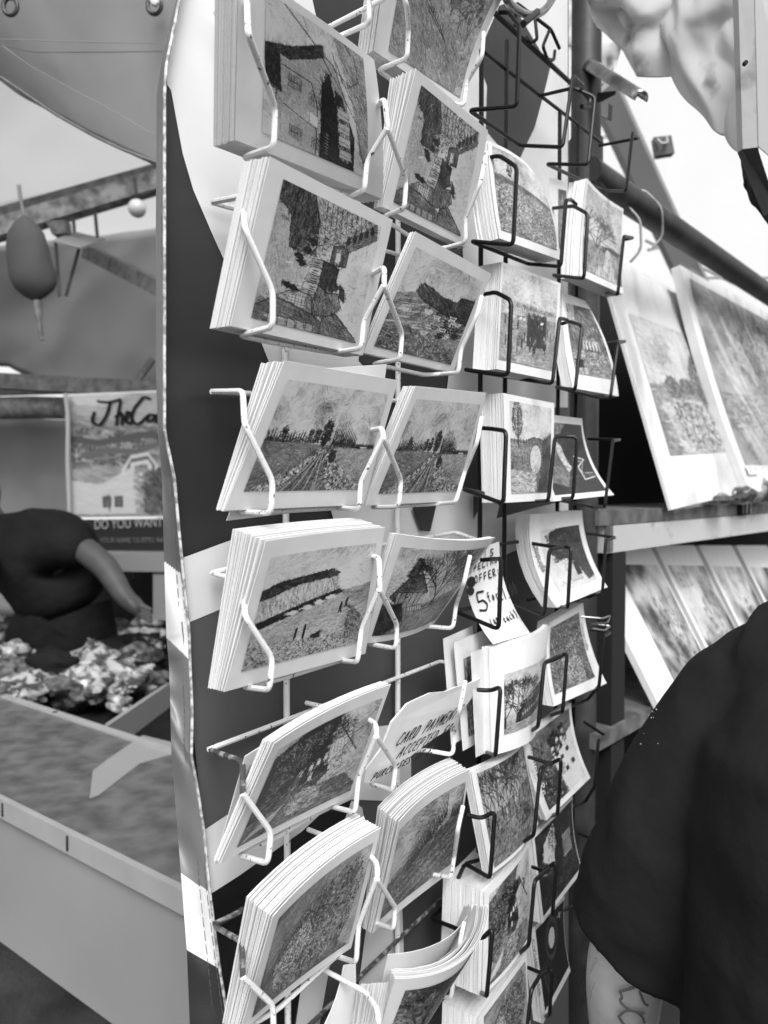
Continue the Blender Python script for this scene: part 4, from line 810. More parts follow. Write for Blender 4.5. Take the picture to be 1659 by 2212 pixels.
# special offer slip
PS, so1 = loose('white paper slip with a handwritten special offer hanging in a black wire pocket', [(1015, 1190), (1078, 1170), (1145, 1368), (1065, 1392)], [.07, .07, .085, .085], bow=(0, -.010, 0, -.014), group=None, name='offer_slip'); so1['category'] = 'sign'
hand(PS, 'handwriting', 'THIS', .05, .05, .2, 0, 0, .07, .0013, so1); hand(PS, 'handwriting', 'SPECIAL', -.06 + .1, .17, .125, -.005, 0, .06, .0013, so1)
hand(PS, 'handwriting', 'OFFER:-', .18, .28, .13, -.005, 0, .075, .0014, so1)
hand(PS, 'handwriting', '5', .12, .46, .4, 0, 0, .2, .0022, so1); hand(PS, 'handwriting', 'for', .42, .48, .11, 0, 0, .1, .0014, so1); hand(PS, 'handwriting', '£1.00', .72, .46, .11, -.004, 0, .14, .0014, so1)
hand(PS, 'handwriting', '(40 each)', .22, .76, .085, -.004, 0, .08, .0013, so1)
mb = MB()
th = np.linspace(0, 6.283, 14)
mb.add([PS.at(.08 + .12 * math.cos(a), .33 + .06 * math.sin(a), .0014) for a in th[:-1]], [tuple(range(13))]); mb.add([PS.at(.03 + .10 * math.cos(a), .42 + .045 * math.sin(a), .0017) for a in th[:-1]], [tuple(range(13))])
mb.make('ink_blot', M['ink'], so1)
# torn cardboard sign
tp = [(866, 1537), (880, 1520), (905, 1508), (930, 1497), (962, 1494), (985, 1484), (1010, 1478), (1037, 1466), (1030, 1490), (1010, 1520), (985, 1545), (970, 1575), (942, 1592), (905, 1618), (880, 1640), (840, 1668), (800, 1692), (786, 1690), (790, 1663), (800, 1650), (822, 1620), (835, 1590), (846, 1560)]
def wsign(y): return .052 + (1690 - y) / 220 * .028
V = [W(x, y, wsign(y)) for x, y in tp]; nn = len(V)
from mathutils.geometry import tessellate_polygon
T3 = tessellate_polygon([[Vector(p) for p in V]])
sg = empty('cardboard_sign', V[17], 'torn piece of card with handwriting about card payments stuck in a white wire pocket', 'sign')
Vb = [np.array(p) - N1 * .002 for p in V]
mesh('board', V + Vb, list(T3) + [tuple(i + nn for i in f[::-1]) for f in T3] + [(i, (i + 1) % nn, (i + 1) % nn + nn, i + nn) for i in range(nn)], M['paper'], sg)
PT = Patch(W(870, 1540, wsign(1540)), W(1040, 1460, wsign(1460)), W(960, 1615, wsign(1615)), W(790, 1695, wsign(1695)))
hand(PT, 'handwriting', 'CARD', .12, .35, .068, .0, -.02, .17, .0015, sg, off=.002); hand(PT, 'handwriting', 'PAYMENTS', .45, .35, .062, .0, -.02, .17, .0015, sg, off=.002)
hand(PT, 'handwriting', 'ACCEPTED', .24, .60, .062, 0, -.02, .15, .0014, sg, off=.002); hand(PT, 'handwriting', 'FOR', .80, .60, .06, 0, -.02, .13, .0014, sg, off=.002)
hand(PT, 'handwriting', 'PURCHASES', .02, .84, .052, 0, -.015, .10, .0013, sg, off=.002); hand(PT, 'handwriting', 'OF £5', .54, .84, .055, 0, -.015, .11, .0014, sg, off=.002)
# printed words on photo cards
typed(P44, 'caption', 'cambridge', .1, .30, .006, .075, .12, -.006, c44)
typed(P45, 'caption', 'cambridge', .9, .22, .0, .08, .09, 0, c45)
typed(P46, 'caption', 'Cambridge', .11, .08, .006, .15, .16, -.004, c46, 'paper')
typed(P48, 'caption', 'CAMBRIDGE', .04, .1, .0, .11, .09, 0, c48)

# ------------------------------------------------------------------ steel post, rail, bracket (right)
q = W(1259, 1060, -.02); post = empty('steel_post', (q[0], q[1], 0), 'dark steel stall post standing behind the black card rack', 'post')
tube('pole', [(q[0], q[1], 0), (q[0], q[1], 2.6)], .0235, M['steel'], post, 24)
mb = MB(); mb.tube([(q[0], q[1], 1.98), (q[0], q[1], 2.06)], .027, 20, 0); mb.make('collar', M['steel'], post, True)
PX, PY = q[0], q[1]
rd = np.array([.636, .70, 0]); rd /= np.linalg.norm(rd); rs = np.array([PX, PY, 2.0])
r0 = Z(1300, 392, 1.2); r1 = r0 + rd * 1.9
rail = empty('stall_rail', r0, 'dark steel rail running from the post over the large prints', 'rail')
tube('pipe', [r0 - rd * .05, r1], .0235, M['steel'], rail, 24)
for xx, yy in ((1672, 1.25),): pass
def hook(p, label):
    p = np.asarray(p); mb = MB(); mb.tube([p + [-.03, 0, .028], p + [0, 0, .036], p + [.028, -.01, .0], p + [.03, -.01, -.05], p + [.012, -.01, -.07]], .0022, 8, .012)
    tag(mb.make('s_hook', M['chrome'], None, True), label, 'hook', 'hooks on the rail')
hook(r0 + rd * .165, 'thin wire hook on the rail nearest the steel post'); hook(r0 + rd * .075 - np.array([0, 0, .045]), 'long wire hook hanging just above the lane card')
br = empty('metal_bracket', Z(1290, 200, 1.15), 'curved bare metal bracket sticking out from the steel post', 'bracket')
A0, A1 = Z(1276, 138, 1.16), Z(1388, 205, 1.02)
d = (A1 - A0) / np.linalg.norm(A1 - A0); up_ = np.cross(np.cross(d, [0, 0, 1.]), d); sd_ = np.cross(d, up_)
V = []; Fc = []
for i in range(13):
    f = i / 12; c_ = A0 + (A1 - A0) * f
    for k in range(11):
        a = math.pi * (k / 10) ; rr = .020 * (1 - .15 * f); V.append(c_ + up_ * (math.sin(a) * rr - .01) * (1.0) + sd_ * math.cos(a) * rr * .8)
for i in range(12):
    for k in range(10): Fc.append((i * 11 + k, (i + 1) * 11 + k, (i + 1) * 11 + k + 1, i * 11 + k + 1))
mesh('channel', V, Fc, M['chrome'], br, True).modifiers.new('s', 'SOLIDIFY').thickness = .002
mb = MB(); mb.box8([Z(1276, 120, 1.17), Z(1290, 146, 1.17), Z(1290, 188, 1.17), Z(1276, 176, 1.17)], [p + np.array([.004, .004, 0]) for p in (Z(1276, 120, 1.17), Z(1290, 146, 1.17), Z(1290, 188, 1.17), Z(1276, 176, 1.17))]); mb.make('flange', M['chrome'], br)
mb = MB(); a = [Z(1290, 200, 1.14), Z(1330, 196, 1.12), Z(1300, 212, 1.14), Z(1288, 214, 1.14)]; mb.box8(a, [p + np.array([.003, .01, 0]) for p in a]); mb.make('gusset', M['steel'], br)
mb = MB(); a = [Z(1294, 213, 1.26), Z(1314, 222, 1.26), Z(1312, 256, 1.26), Z(1292, 248, 1.26)]; mb.box8(a, [p + np.array([.01, .01, 0]) for p in a]); tag(mb.make('junction_box', M['steel']), 'small dark metal box fixed below the curved bracket', 'metal box')
mb = MB(); a = [Z(1262, 388, 1.12), Z(1298, 392, 1.12), Z(1298, 420, 1.12), Z(1262, 416, 1.12)]; mb.box8(a, [p + np.array([.02, .03, 0]) for p in a]); tag(mb.make('rail_clamp', M['black']), 'black clamp joining the rail to the post', 'clamp')
# curled metal pipe at the very top
tag(tube('bent_pipe', [W(1080, -30, .09), W(1100, 10, .09), W(1140, 36, .085), W(1175, 26, .08), W(1198, -10, .075), W(1205, -60, .07)], .004, M['chrome'], None, 10, .03), 'curved grey metal hook above the black rack at the top edge', 'hook')
tag(tube('hook_tip', [W(1130, 52, .09), W(1136, 46, .09), W(1160, 26, .085)], .0036, M['steel'], None, 8, .004), 'short dark hook end under the curved grey hook', 'hook')

# ------------------------------------------------------------------ shelf and large prints (right)
def plank(c0, c1, h0, h1, dep, name, m, parent=None):
    c0, c1 = np.asarray(c0), np.asarray(c1); dd = (c1 - c0); dd /= np.linalg.norm(dd); bk = np.array([-dd[1], dd[0], 0]) * dep
    f = [np.array([c0[0], c0[1], h0]), np.array([c1[0], c1[1], h0]), np.array([c1[0], c1[1], h1]), np.array([c0[0], c0[1], h1])]
    return MB().box8(f, [p + bk for p in f]).make(name, M[m], parent)
s0 = Z(1294, 1110, 1.18); s1 = s0 + rd * 1.8
shelf = empty('display_shelf', (s0[0], s0[1], 0), 'weathered wooden shelf with a pale apron under the large prints', 'shelf')
plank(s0, s1, 1.444, 1.468, .30, 'shelf_board', 'darkwood', shelf)
a0_ = s0 + rd * .03 ; plank(a0_, s1, 1.398, 1.4425, .02, 'apron', 'paintwood', shelf)
plank(a0_ - rd * .0 + np.array([.003, -.003, 0]), a0_ + rd * .012 + np.array([.003, -.003, 0]), 1.40, 1.4435, .01, 'peg', 'darkwood', shelf)
plank(a0_ + rd * .02, a0_ + rd * .07, .0, 1.397, .05, 'leg', 'black', shelf)
plank(s1 - rd * .1, s1 - rd * .05, .0, 1.397, .05, 'leg', 'black', shelf)
wd_ = plank(s0 + rd * .42 + np.array([0, 0, 0]), s0 + rd * .62, 1.4685, 1.476, .05, 'wood_offcut', 'wood'); tag(wd_, 'thin offcut of wood lying on the shelf below the nearest print', 'wood piece')
def bigprint(label, px, ww, fn, seed, mar, bow=(0, 0, 0, 0), th=.006, film=True, res=(150, 170), price=None, board='paper', grp='large prints leaning on the stall'):
    P = Patch(*[W2(x, y, q) for (x, y), q in zip(px, ww)], bow=bow); r_ = empty('mounted_print', P.c[3], label, 'art print', grp)
    mb = MB(); sheet(mb, P, th, 8, 8); mb.make('mount', M[board], r_, True)
    picture('picture', P, paint(fn, res[0], res[1], seed), r_, a0=mar[0], a1=mar[1], b0=mar[2], b1=mar[3], off=.001, gain=.85)
    if film: mb = MB(); sheet(mb, Patch(*[p for p in P.c], bow=[b_ + .001 for b_ in bow]), .0002, 8, 8, -.01, 1.01, -.01, 1.01); f = mb.make('plastic_sleeve', M['film'], r_, True); f.location = N2 * .004
    if price:
        a, b = price; mb = MB(); sheet(mb, P, .0002, 1, 1, a, a + .09, b, b + .04); p_ = mb.make('price_label', M['paper'], r_); p_.location = N2 * .006; hand(P, 'price', '£10', a + .01, b + .008, .025, 0, 0, .022, .0015, r_, off=.0075)
    return P, r_
def pic_flow(c):
    c.sky(.62, .95, .5, sc=3, curl=.5); c.fill([(0, .5), (1, .42), (1, 1), (0, 1)], .5, .1, .1, ln=.06)
    c.blobtree(.78, .4, .2, .22, .28, 900, .6); c.blobtree(.3, .5, .1, .08, .4, 260, .7); c.blobtree(.5, .48, .1, .06, .35, 200, .7)
    c.fill([(.1, .62), (.6, .58), (.95, .8), (1, 1), (.2, 1)], .7, .14, 0, ln=.1); c.dabs([(.2, .62), (.9, .6), (1, .98), (.3, .98)], 700, .2, .95, 2.4, .012)
    for i in range(7): x = .3 + i * .1; c.line([(x, .62), (x + .01, .8), (x - .01, .95)], 3.5, .34, .5)
def pic_flow2(c):
    f = fbm(c.h, c.w, 4, 15, 4); c.a = np.clip(.5 + .7 * (f - .5), .2, .85)
    c.blobtree(.6, .35, .35, .25, .3, 700, .7); c.fill([(0, .6), (1, .55), (1, .75), (0, .8)], .5, .15, 0, ln=.1)
    for i in range(46): x, y = c.r.random(), c.r.random() * .9 - .1; c.line([(x, y), (x + .05, y + .10), (x + .12, y + .26)], c.r.uniform(1.5, 5), c.r.choice([.92, .8, .35]), .45)  # streaks paint highlights and shade of the sleeve's crinkles into the picture
def pic_haze(c):
    f = fbm(c.h, c.w, 3, c.seed, 3); c.a = np.clip(.5 + 1.5 * (f - .5), .2, .85); c.blobtree(.6, .45, .3, .25, .35, 160, .7)
    for i in range(5): x = c.r.random() * .8; c.line([(x, 0), (x + .1, .5), (x + .25, 1)], 9, .72, .3)
bigprint('large pale print in a clear sleeve, nearest the black card rack', [(1290, 545), (1500, 655), (1632, 1058), (1450, 1101)], (-.135, -.135, 0, 0), pic_flow, 50, (.13, .93, .22, .80))
bigprint('thick wrapped print with a crinkled sleeve and a price label, second on the shelf', [(1468, 572), (1690, 700), (1800, 1040), (1620, 1064)], (-.10, -.10, .02, .02), pic_flow2, 51, (.05, .98, .04, .88), th=.02, price=(.03, .88), bow=(.0, 0, 0, -.012))
bigprint('grey print in a sleeve at the right edge, third on the shelf', [(1655, 690), (1850, 800), (1960, 1020), (1800, 1040)], (-.10, -.10, .02, .02), pic_flow2, 52, (.05, .98, .05, .9), th=.012)
for i, (x, x2, lab) in enumerate(((1250, 1403, 'widest of the lower mounted prints, nearest the black rack'), (1413, 1499, 'lower mounted print with a scribbled price, second from the black rack'), (1509, 1580, 'third lower mounted print, left of the one above the shoulder'), (1590, 1655, 'fourth lower mounted print just above the dark shoulder'), (1664, 1730, 'fifth lower mounted print at the right edge'))):
    P, r_ = bigprint(lab, [(x, 1178), (x2, 1178), (x2 + 216, 1610), (x + 216, 1610)], (-.14,) * 2 + (.035, .035), pic_haze, 60 + i, (.34 if i == 0 else .07, .97, .10, .85), th=.012, film=False, grp='lower mounted prints leaning under the shelf', res=(80, 110))
    if i == 1: hand(P, 'price', '£10', .12, .14, .1, 0, 0, .07, .002, r_, off=.006)
l0 = Z(1294, 1590, 1.18); plank(l0, l0 + rd * 1.7, 1.085, 1.11, .3, 'ledge', 'darkwood').name = 'display_ledge'
tag(bpy.data.objects['display_ledge'], 'pale wooden ledge carrying the lower mounted prints', 'shelf')
# black backing behind the prints
bkp = [W2(x, y, -.24) for x, y in ((1200, 560), (1900, 760), (1900, 1900), (1200, 2500))]
tag(MB().box8(bkp, [p - N2 * .01 for p in bkp]).make('backing_cloth', M['black']), 'black backing sheet behind the prints and the black rack', 'backing sheet')
for k, (q_, sx, sz) in enumerate(((.50, .05, .012), (.66, .07, .02), (.80, .10, .03))):
    c_ = s0 + rd * q_ + np.array([rd[1], -rd[0], 0]) * .018; V = []; nu = 24
    nz = fbm(13, nu, 5, 400 + k, 3)
    for j in range(13):
        for i in range(nu):
            a = 6.283 * i / nu; ph = math.pi * j / 12; kk = .75 + .5 * nz[j, min(i, nu - 1 - i) * 2 if min(i, nu - 1 - i) * 2 < nu else 0]
            p_ = c_ + rd * math.cos(a) * math.sin(ph) * sx * kk + np.array([rd[1], -rd[0], 0]) * math.sin(a) * math.sin(ph) * .03 * kk; V.append((p_[0], p_[1], max(1.4685 + (1 + math.cos(ph)) * sz * kk, 1.4685)))
    tag(mesh('folded_wrap', V, [(j * nu + i, j * nu + (i + 1) % nu, (j + 1) * nu + (i + 1) % nu, (j + 1) * nu + i) for j in range(12) for i in range(nu)], M['glossy2'], None, True), ('small dark folded wrap on the shelf nearest the steel post', 'dark folded wrap in the middle of the shelf edge', 'biggest dark folded wrap at the right of the shelf edge')[k], 'folded wrap')
# bulldog clip
bc = empty('binder_clip', s0 + rd * .7, 'black binder clip with silver loops on the shelf edge', 'clip')
cp = s0 + rd * .72 + np.array([0, 0, 0]); cp[2] = 1.46
n_out = np.array([rd[1], -rd[0], 0])
MB().box(cp + n_out * .006 - np.array([0, 0, .004]), rd * .034, n_out * .004, np.array([0, 0, .012])).make('clip_body', M['black'], bc)
for s_ in (-.016, .016):
    c_ = cp + rd * s_ + n_out * .012; tube('clip_loop', [c_ + rd * -.012 + [0, 0, -.012], c_ + rd * -.015 + [0, 0, .03], c_ + [0, 0, .042], c_ + rd * .015 + [0, 0, .03], c_ + rd * .010 + [0, 0, -.012]], .0014, M['chrome'], bc, 8, .012)

# ------------------------------------------------------------------ canvas and batten, top right
def wavy(name, pts_t, pts_b, m, parent=None, nu=40, nv=22, amp=.01, fr=5, seed=1, th=.002, ridge=False):
    """cloth between two polylines of 3-D points"""
    r = np.random.default_rng(seed); T = np.array(pts_t, float); Bt = np.array(pts_b, float)
    def ev(L_, s_): q = s_ * (len(L_) - 1); i = min(int(q), len(L_) - 2); f = q - i; return L_[i] * (1 - f) + L_[i + 1] * f
    noise = fbm(nv + 1, nu + 1, fr, seed, 3) - .5
    if ridge: q_ = fbm(nv + 1, nu + 1, 2.5, seed + 3, 2); ii, jj = np.meshgrid(np.arange(nu + 1), np.arange(nv + 1)); noise = noise * .5 - np.abs(np.sin(ii / nu * 7 + q_ * 6 + jj / nv * 1.2)) * .8 + (fbm(nv + 1, nu + 1, 9, seed + 8, 2) - .5) * .22
    nr = np.cross(T[-1] - T[0], Bt[0] - T[0]); nr /= np.linalg.norm(nr)
    V = []
    for j in range(nv + 1):
        for i in range(nu + 1):
            s_, t_ = i / nu, j / nv; V.append(ev(T, s_) * (1 - t_) + ev(Bt, s_) * t_ + nr * noise[j, i] * amp * 2 * (1 - .75 * t_ ** 2 if ridge else 1))
    Fc = [(j * (nu + 1) + i, (j + 1) * (nu + 1) + i, (j + 1) * (nu + 1) + i + 1, j * (nu + 1) + i + 1) for j in range(nv) for i in range(nu)]
    o = mesh(name, V, Fc, M[m], parent, True); o.modifiers.new('t', 'SOLIDIFY').thickness = th
    return o
top = [Z(1290, -60, .95), Z(1400, -60, .93), Z(1500, -60, .9), Z(1640, -60, .85)]
bot = [Z(1292, 55, 1.0), Z(1350, 105, .98), Z(1380, 160, .96), Z(1450, 165, .94), Z(1490, 220, .92), Z(1540, 270, .9), Z(1590, 318, .88), Z(1640, 352, .86)]
cv_ = wavy('rolled_canvas', top, bot, 'canvas', None, 110, 50, .017, 3, 3, ridge=True); tag(cv_, 'dirty pale canvas flap bunched up at the top right', 'canvas flap')
c2_ = wavy('canvas_corner', [Z(1240, 92, 1.25), Z(1345, 92, 1.22)], [Z(1262, 180, 1.25), Z(1300, 185, 1.24), Z(1325, 150, 1.23)], 'canvas', None, 16, 12, .01, 3, 5); tag(c2_, 'small pale corner of canvas poking out beside the steel post', 'canvas flap')
bt = empty('wooden_batten', Z(1610, 200, .8), 'pale painted wooden batten with a dark lower end at the top right', 'batten')
def slab(px, d, th, name, m, parent): a = [Z(x, y, q) for (x, y), q in zip(px, d)]; return MB().box8(a, [p + np.array([.0, th, .002]) for p in a]).make(name, M[m], parent)
slab([(1593, -60), (1627, -60), (1636, 318), (1604, 322)], (.72, .72, .78, .78), .012, 'upper_length', 'paintwood', bt)
slab([(1604, 323), (1636, 319), (1675, 440), (1660, 462)], (.78, .78, .9, .9), .012, 'lower_end', 'steel', bt)
mb = MB(); c_ = Z(1607, 139, .742); mb.tube([c_, c_ + np.array([0, -.004, 0])], .0022, 10, 0); mb.make('screw', M['black'], bt)
slab([(1629, -60), (1760, -60), (1760, 420), (1638, 316)], (.80, .80, .84, .84), .004, 'board', 'canvas', bt)
dk = wavy('dark_cloth_end', [Z(1600, 325, .95), Z(1625, 345, .95), Z(1670, 420, .95)], [Z(1604, 400, .95), Z(1625, 440, .95), Z(1675, 500, .95)], 'dark', None, 12, 10, .01, 3, 8); tag(dk, 'dark bundled cloth hanging below the canvas flap', 'cloth')
# white sheet added to stand in for bright sky, and a steel frame
mc = wavy('white_sky_sheet', [Z(1100, -900, 5.5), Z(2600, -900, 5.5)], [Z(1100, 800, 6.5), Z(2600, 800, 6.5)], 'roof', None, 30, 20, .03, 3, 31); tag(mc, 'white sheet added for bright sky, filling the gap behind the steel post and rail', 'canopy')
fr_ = empty('steel_gantry', Z(1400, 300, 3), 'grey slanting steel support with thin cross bars beyond the rail', 'canopy frame')
def bar(a, b, r_, name='frame_bar', m='trim', parent=None, seg=8): return tube(name, [a, b], r_, M[m], parent or fr_, seg, 0)
mb = MB(); a, b = Z(1296, 190, 2.6), Z(1520, 680, 3.2); mb.tube([a, b], .055, 4, 0); mb.make('frame_beam', M['panel'], fr_)
bar(Z(1330, 190, 2.62), Z(1560, 690, 3.22), .016, m='trim')
for (x0_, y0_, x1_, y1_) in ((1290, 345, 1400, 420), (1290, 300, 1350, 285), (1290, 400, 1370, 380), (1395, 520, 1480, 560), (1400, 540, 1480, 520), (1480, 560, 1640, 640), (1490, 600, 1660, 600), (1440, 480, 1560, 560)): bar(Z(x0_, y0_, 3.1), Z(x1_, y1_, 3.3), .006)
lm = empty('hanging_lamp', Z(1432, 315, 2.2), 'small boxy lamp hanging against the bright sky beyond the post', 'lamp')
a = [Z(1412, 296, 2.2), Z(1450, 292, 2.2), Z(1457, 330, 2.2), Z(1418, 336, 2.2)]; MB().box8(a, [p + np.array([.01, .05, .01]) for p in a]).make('housing', M['steel'], lm)
tube('bracket', [Z(1420, 300, 2.19), Z(1428, 310, 2.18), Z(1442, 308, 2.18), Z(1440, 296, 2.19)], .004, M['trim'], lm, 6)
# canvas seen between rack and post at the top
c3_ = wavy('canvas_edge', [Z(1170, -60, 1.6), Z(1290, -60, 1.6)], [Z(1195, 60, 1.6), Z(1225, 105, 1.6), Z(1245, 110, 1.6)], 'canvas', None, 20, 14, .02, 4, 11); tag(c3_, 'creased pale canvas seen just left of the steel post at the top edge', 'canvas flap')

# ------------------------------------------------------------------ neighbouring stall (left)
gnd = mesh('ground', [(-60, -40, 0), (60, -40, 0), (60, 80, 0), (-60, 80, 0)], [(0, 1, 2, 3)], M['ground']); tag(gnd, kind='structure')
def onz(x, y, h): r = ray(x, y); return CAM + r * ((h - 1.5) / r[2])
ct = empty('stall_counter', (-.6, 1.6, 0), 'worn counter top with pale trim and a pale front panel in the left stall', 'counter')
H = .95
f0, f1 = onz(-260, 1590, H), onz(500, 1968, H); b0_, b1_ = onz(-260, 1421, H), onz(500, 1675, H)
def slab3(tp, th, name, m, parent): a = [np.asarray(p) for p in tp]; return MB().box8(a, [p - np.array([0, 0, th]) for p in a]).make(name, M[m], parent)
slab3([b0_, f0, f1, b1_][::-1], .018, 'top', 'counter', ct)
def lift(p, z): return np.array([p[0], p[1], p[2] + z])
dn = (f0 - b0_); dn[2] = 0; dn /= np.linalg.norm(dn); bk_ = np.array([-(f1 - f0)[1], (f1 - f0)[0], 0]); bk_ /= np.linalg.norm(bk_); fo = -bk_ if (-bk_) @ (CAM - f0) > 0 else bk_
MB().box8([lift(f0 + fo * .012, .004), lift(f1 + fo * .012, .004), lift(f1 + fo * .012, -.03), lift(f0 + fo * .012, -.03)], [lift(f0 + fo * .0005, .004), lift(f1 + fo * .0005, .004), lift(f1 + fo * .0005, -.03), lift(f0 + fo * .0005, -.03)]).make('front_trim', M['trim'], ct)
MB().box8([lift(b0_, .006), lift(b1_, .006), lift(b1_, .0005), lift(b0_, .0005)], [lift(b0_ - fo * .02, .006), lift(b1_ - fo * .02, .006), lift(b1_ - fo * .02, .0005), lift(b0_ - fo * .02, .0005)]).make('back_trim', M['trim'], ct)
MB().box8([lift(f0, -.03), lift(f1, -.03), lift(f1, -.27), lift(f0, -.27)], [lift(f0 - fo * .01, -.03), lift(f1 - fo * .01, -.03), lift(f1 - fo * .01, -.27), lift(f0 - fo * .01, -.27)]).make('front_panel', M['panel'], ct)
for q_ in (.12, .3, .5, .68):
    p_ = f0 * (1 - q_) + f1 * q_ + fo * .013; MB().box(lift(p_, -.012), (f1 - f0) / np.linalg.norm(f1 - f0) * .002, fo * .001, np.array([0, 0, .012])).make('joint', M['steel'], ct)
for q_ in (.3, .62):
    p_ = b0_ * (1 - q_) + b1_ * q_ - fo * .008; MB().tube([lift(p_, .006), lift(p_, .0075)], .006, 10, 0).make('screw', M['steel'], ct)
# a lighter shape that paints a reflection on the counter top
pt = [onz(x, y, H + .0008) for x, y in ((308, 1588), (232, 1640), (200, 1665), (193, 1725), (212, 1718), (300, 1650), (420, 1615))]
mesh('patch', pt, [tuple(range(len(pt)))], M['panel'], ct)
# divider boards and table beyond
dv = empty('divider_board', onz(230, 1572, .9), 'pale board standing on edge behind the counter', 'board')
a = [onz(232, 1568, .93), onz(420, 1440, .93)]; a = [a[0], a[1], a[1] - np.array([0, 0, .17]), a[0] - np.array([0, 0, .17])]
MB().box8(a, [p + np.array([-.012, .012, 0]) for p in a]).make('board', M['panel'], dv)
tb = slab3([onz(-260, 1290, .86), onz(-260, 1520, .86), onz(470, 1740, .86), onz(470, 1330, .86)][::1], .03, 'goods_table', 'dark', None); tag(tb, 'dark cloth-covered table heaped with goods behind the counter', 'table')
# goods: lumpy bundles of patterned cloth
def lump(c, sx, sy, sz, m, label, seed, rot=0):
    nu, nv = 28, 18; r = np.random.default_rng(seed); nz = fbm(nv + 1, nu, 5, seed, 4); V = []
    for j in range(nv + 1):
        ph = math.pi * j / nv
        for i in range(nu):
            a = 2 * math.pi * i / nu; k = .35 + 1.25 * nz[j, i if i < nu - 4 else int(i * (nu - 1 - i) / 4)]; x, y, z = math.cos(a) * math.sin(ph) * sx * k, math.sin(a) * math.sin(ph) * sy * k, math.cos(ph) * sz * k
            V.append((c[0] + x * math.cos(rot) - y * math.sin(rot), c[1] + x * math.sin(rot) + y * math.cos(rot), max(c[2] + z, .8605)))
    Fc = [(j * nu + i, j * nu + (i + 1) % nu, (j + 1) * nu + (i + 1) % nu, (j + 1) * nu + i) for j in range(nv) for i in range(nu)]
    return tag(mesh('cloth_bundle', V, Fc, M[m], None, True), label, 'cloth bundle', 'cloth bundles heaped on the table')
GL = [((20, 1470), .20, 'goods', 'dark striped bundle nearest the counter at the left edge'), ((70, 1500), .12, 'goods2', 'pale crumpled bundle beside the counter edge'), ((110, 1465), .13, 'goods2', 'pale blotched bundle in the middle of the heap'), ((150, 1500), .12, 'goods', 'mottled bundle against the counter back edge'), ((200, 1440), .14, 'goods', 'grey bundle right of the middle of the heap'),
      ((60, 1390), .20, 'goods2', 'long pale cloth lying under the seated person'), ((140, 1395), .11, 'dark', 'small dark round bundle on the pale cloth'), ((230, 1375), .15, 'goods', 'mottled bundle below the hand of the seated person'), ((180, 1420), .1, 'goods2', 'small pale bundle between two mottled ones'), ((270, 1420), .15, 'dark', 'dark folded cloth beside the divider board'), ((290, 1480), .14, 'dark', 'dark cloth in front of the divider board'), ((25, 1440), .1, 'dark', 'dark bundle at the left edge of the heap'), ((240, 1490), .13, 'dark', 'black cloth against the counter right of the mottled bundle')]
for i, ((x, y), s_, m_, lab) in enumerate(GL):
    p_ = onz(x, y, .90); s_ *= .8; lump(p_, s_, s_ * .7, .06, m_, lab, 100 + i, i * .7)
mats_ = ['goods', 'goods2', 'glossy', 'goods', 'glossy2', 'dark']
rg = np.random.default_rng(77)
for i in range(70):
    x, y = rg.uniform(-60, 330), rg.uniform(1345, 1520); y = min(y, 1500 + x * .1); s_ = rg.uniform(.035, .085); p_ = onz(x, y, .90 + rg.uniform(0, .05))
    lump(p_, s_ * 1.3, s_ * .8, s_ * .6, mats_[i % 6], 'one of many small crumpled bundles filling the dark heap behind the counter', 300 + i, rg.uniform(0, 3))
# poster
pz = 3.0
pa = [Z(140, 852, pz), Z(470, 838, pz), Z(470, 1190, pz), Z(148, 1190, pz)]
po = empty('poster', pa[3], 'large printed poster with flowing script lettering hanging at the back of the left stall', 'poster')
MB().box8(pa, [p + np.array([0, .01, 0]) for p in pa]).make('poster_sheet', M['paper'], po)
def pic_poster(c):
    c.fill(None, .52, .05, .3, ln=.1, wd=3); c.fill([(0, .2), (.5, .25), (1, .28), (1, .5), (0, .6)], .42, .1, .2, ln=.08, wd=3)
    for i in range(60): x, y = c.r.uniform(0, .5), c.r.uniform(.3, .6); c.blobtree(x, y, .03, .02, .3, 8, .8)
    c.line([(.0, .36), (.2, .40), (.4, .36), (.55, .34), (.62, .38)], 7, .22); c.line([(.1, .5), (.25, .46), (.45, .48), (.6, .42)], 6, .3)
    for q in (0, 1, 2): c.line([(.34 + .03 * q, .78), (.36 + .03 * q, .62), (.42, .52 + .03 * q), (.52, .50 + .03 * q), (.58 - .02 * q, .60), (.55 - .02 * q, .70), (.48, .70 - .02 * q)], 4, (.75, .3, .75)[q])
    c.fill([(.5, .66), (.7, .6), (.95, .62), (1, .98), (.5, .98)], .22, .12, .8, wd=3); c.blobtree(.75, .82, .12, .1, .3, 120, .7)
    c.fill([(0, .7), (.2, .74), (.42, .6), (.44, .98), (0, .98)], .72, .03); c.rect(.22, .84, .05, .08, .3); c.rect(.3, .84, .05, .08, .3); c.fill([(0, 0), (1, 0), (1, .2), (.6, .26), (.1, .16)], .62, .03, ln=.1, wd=3); c.fill([(0, 0), (.4, 0), (.25, .1), (.05, .08)], .8, .03)
PP = Patch(*pa); picture('picture', PP, paint(pic_poster, 150, 130, 70), po, a0=.03, a1=1, b0=.01, b1=.78, off=.004, gain=.7)
mb = MB(); sheet(mb, PP, .002, 1, 1, .03, 1, .80, 1.0); o_ = mb.make('dark_strip', M['black'], po); o_.location = (0, -.006, 0)
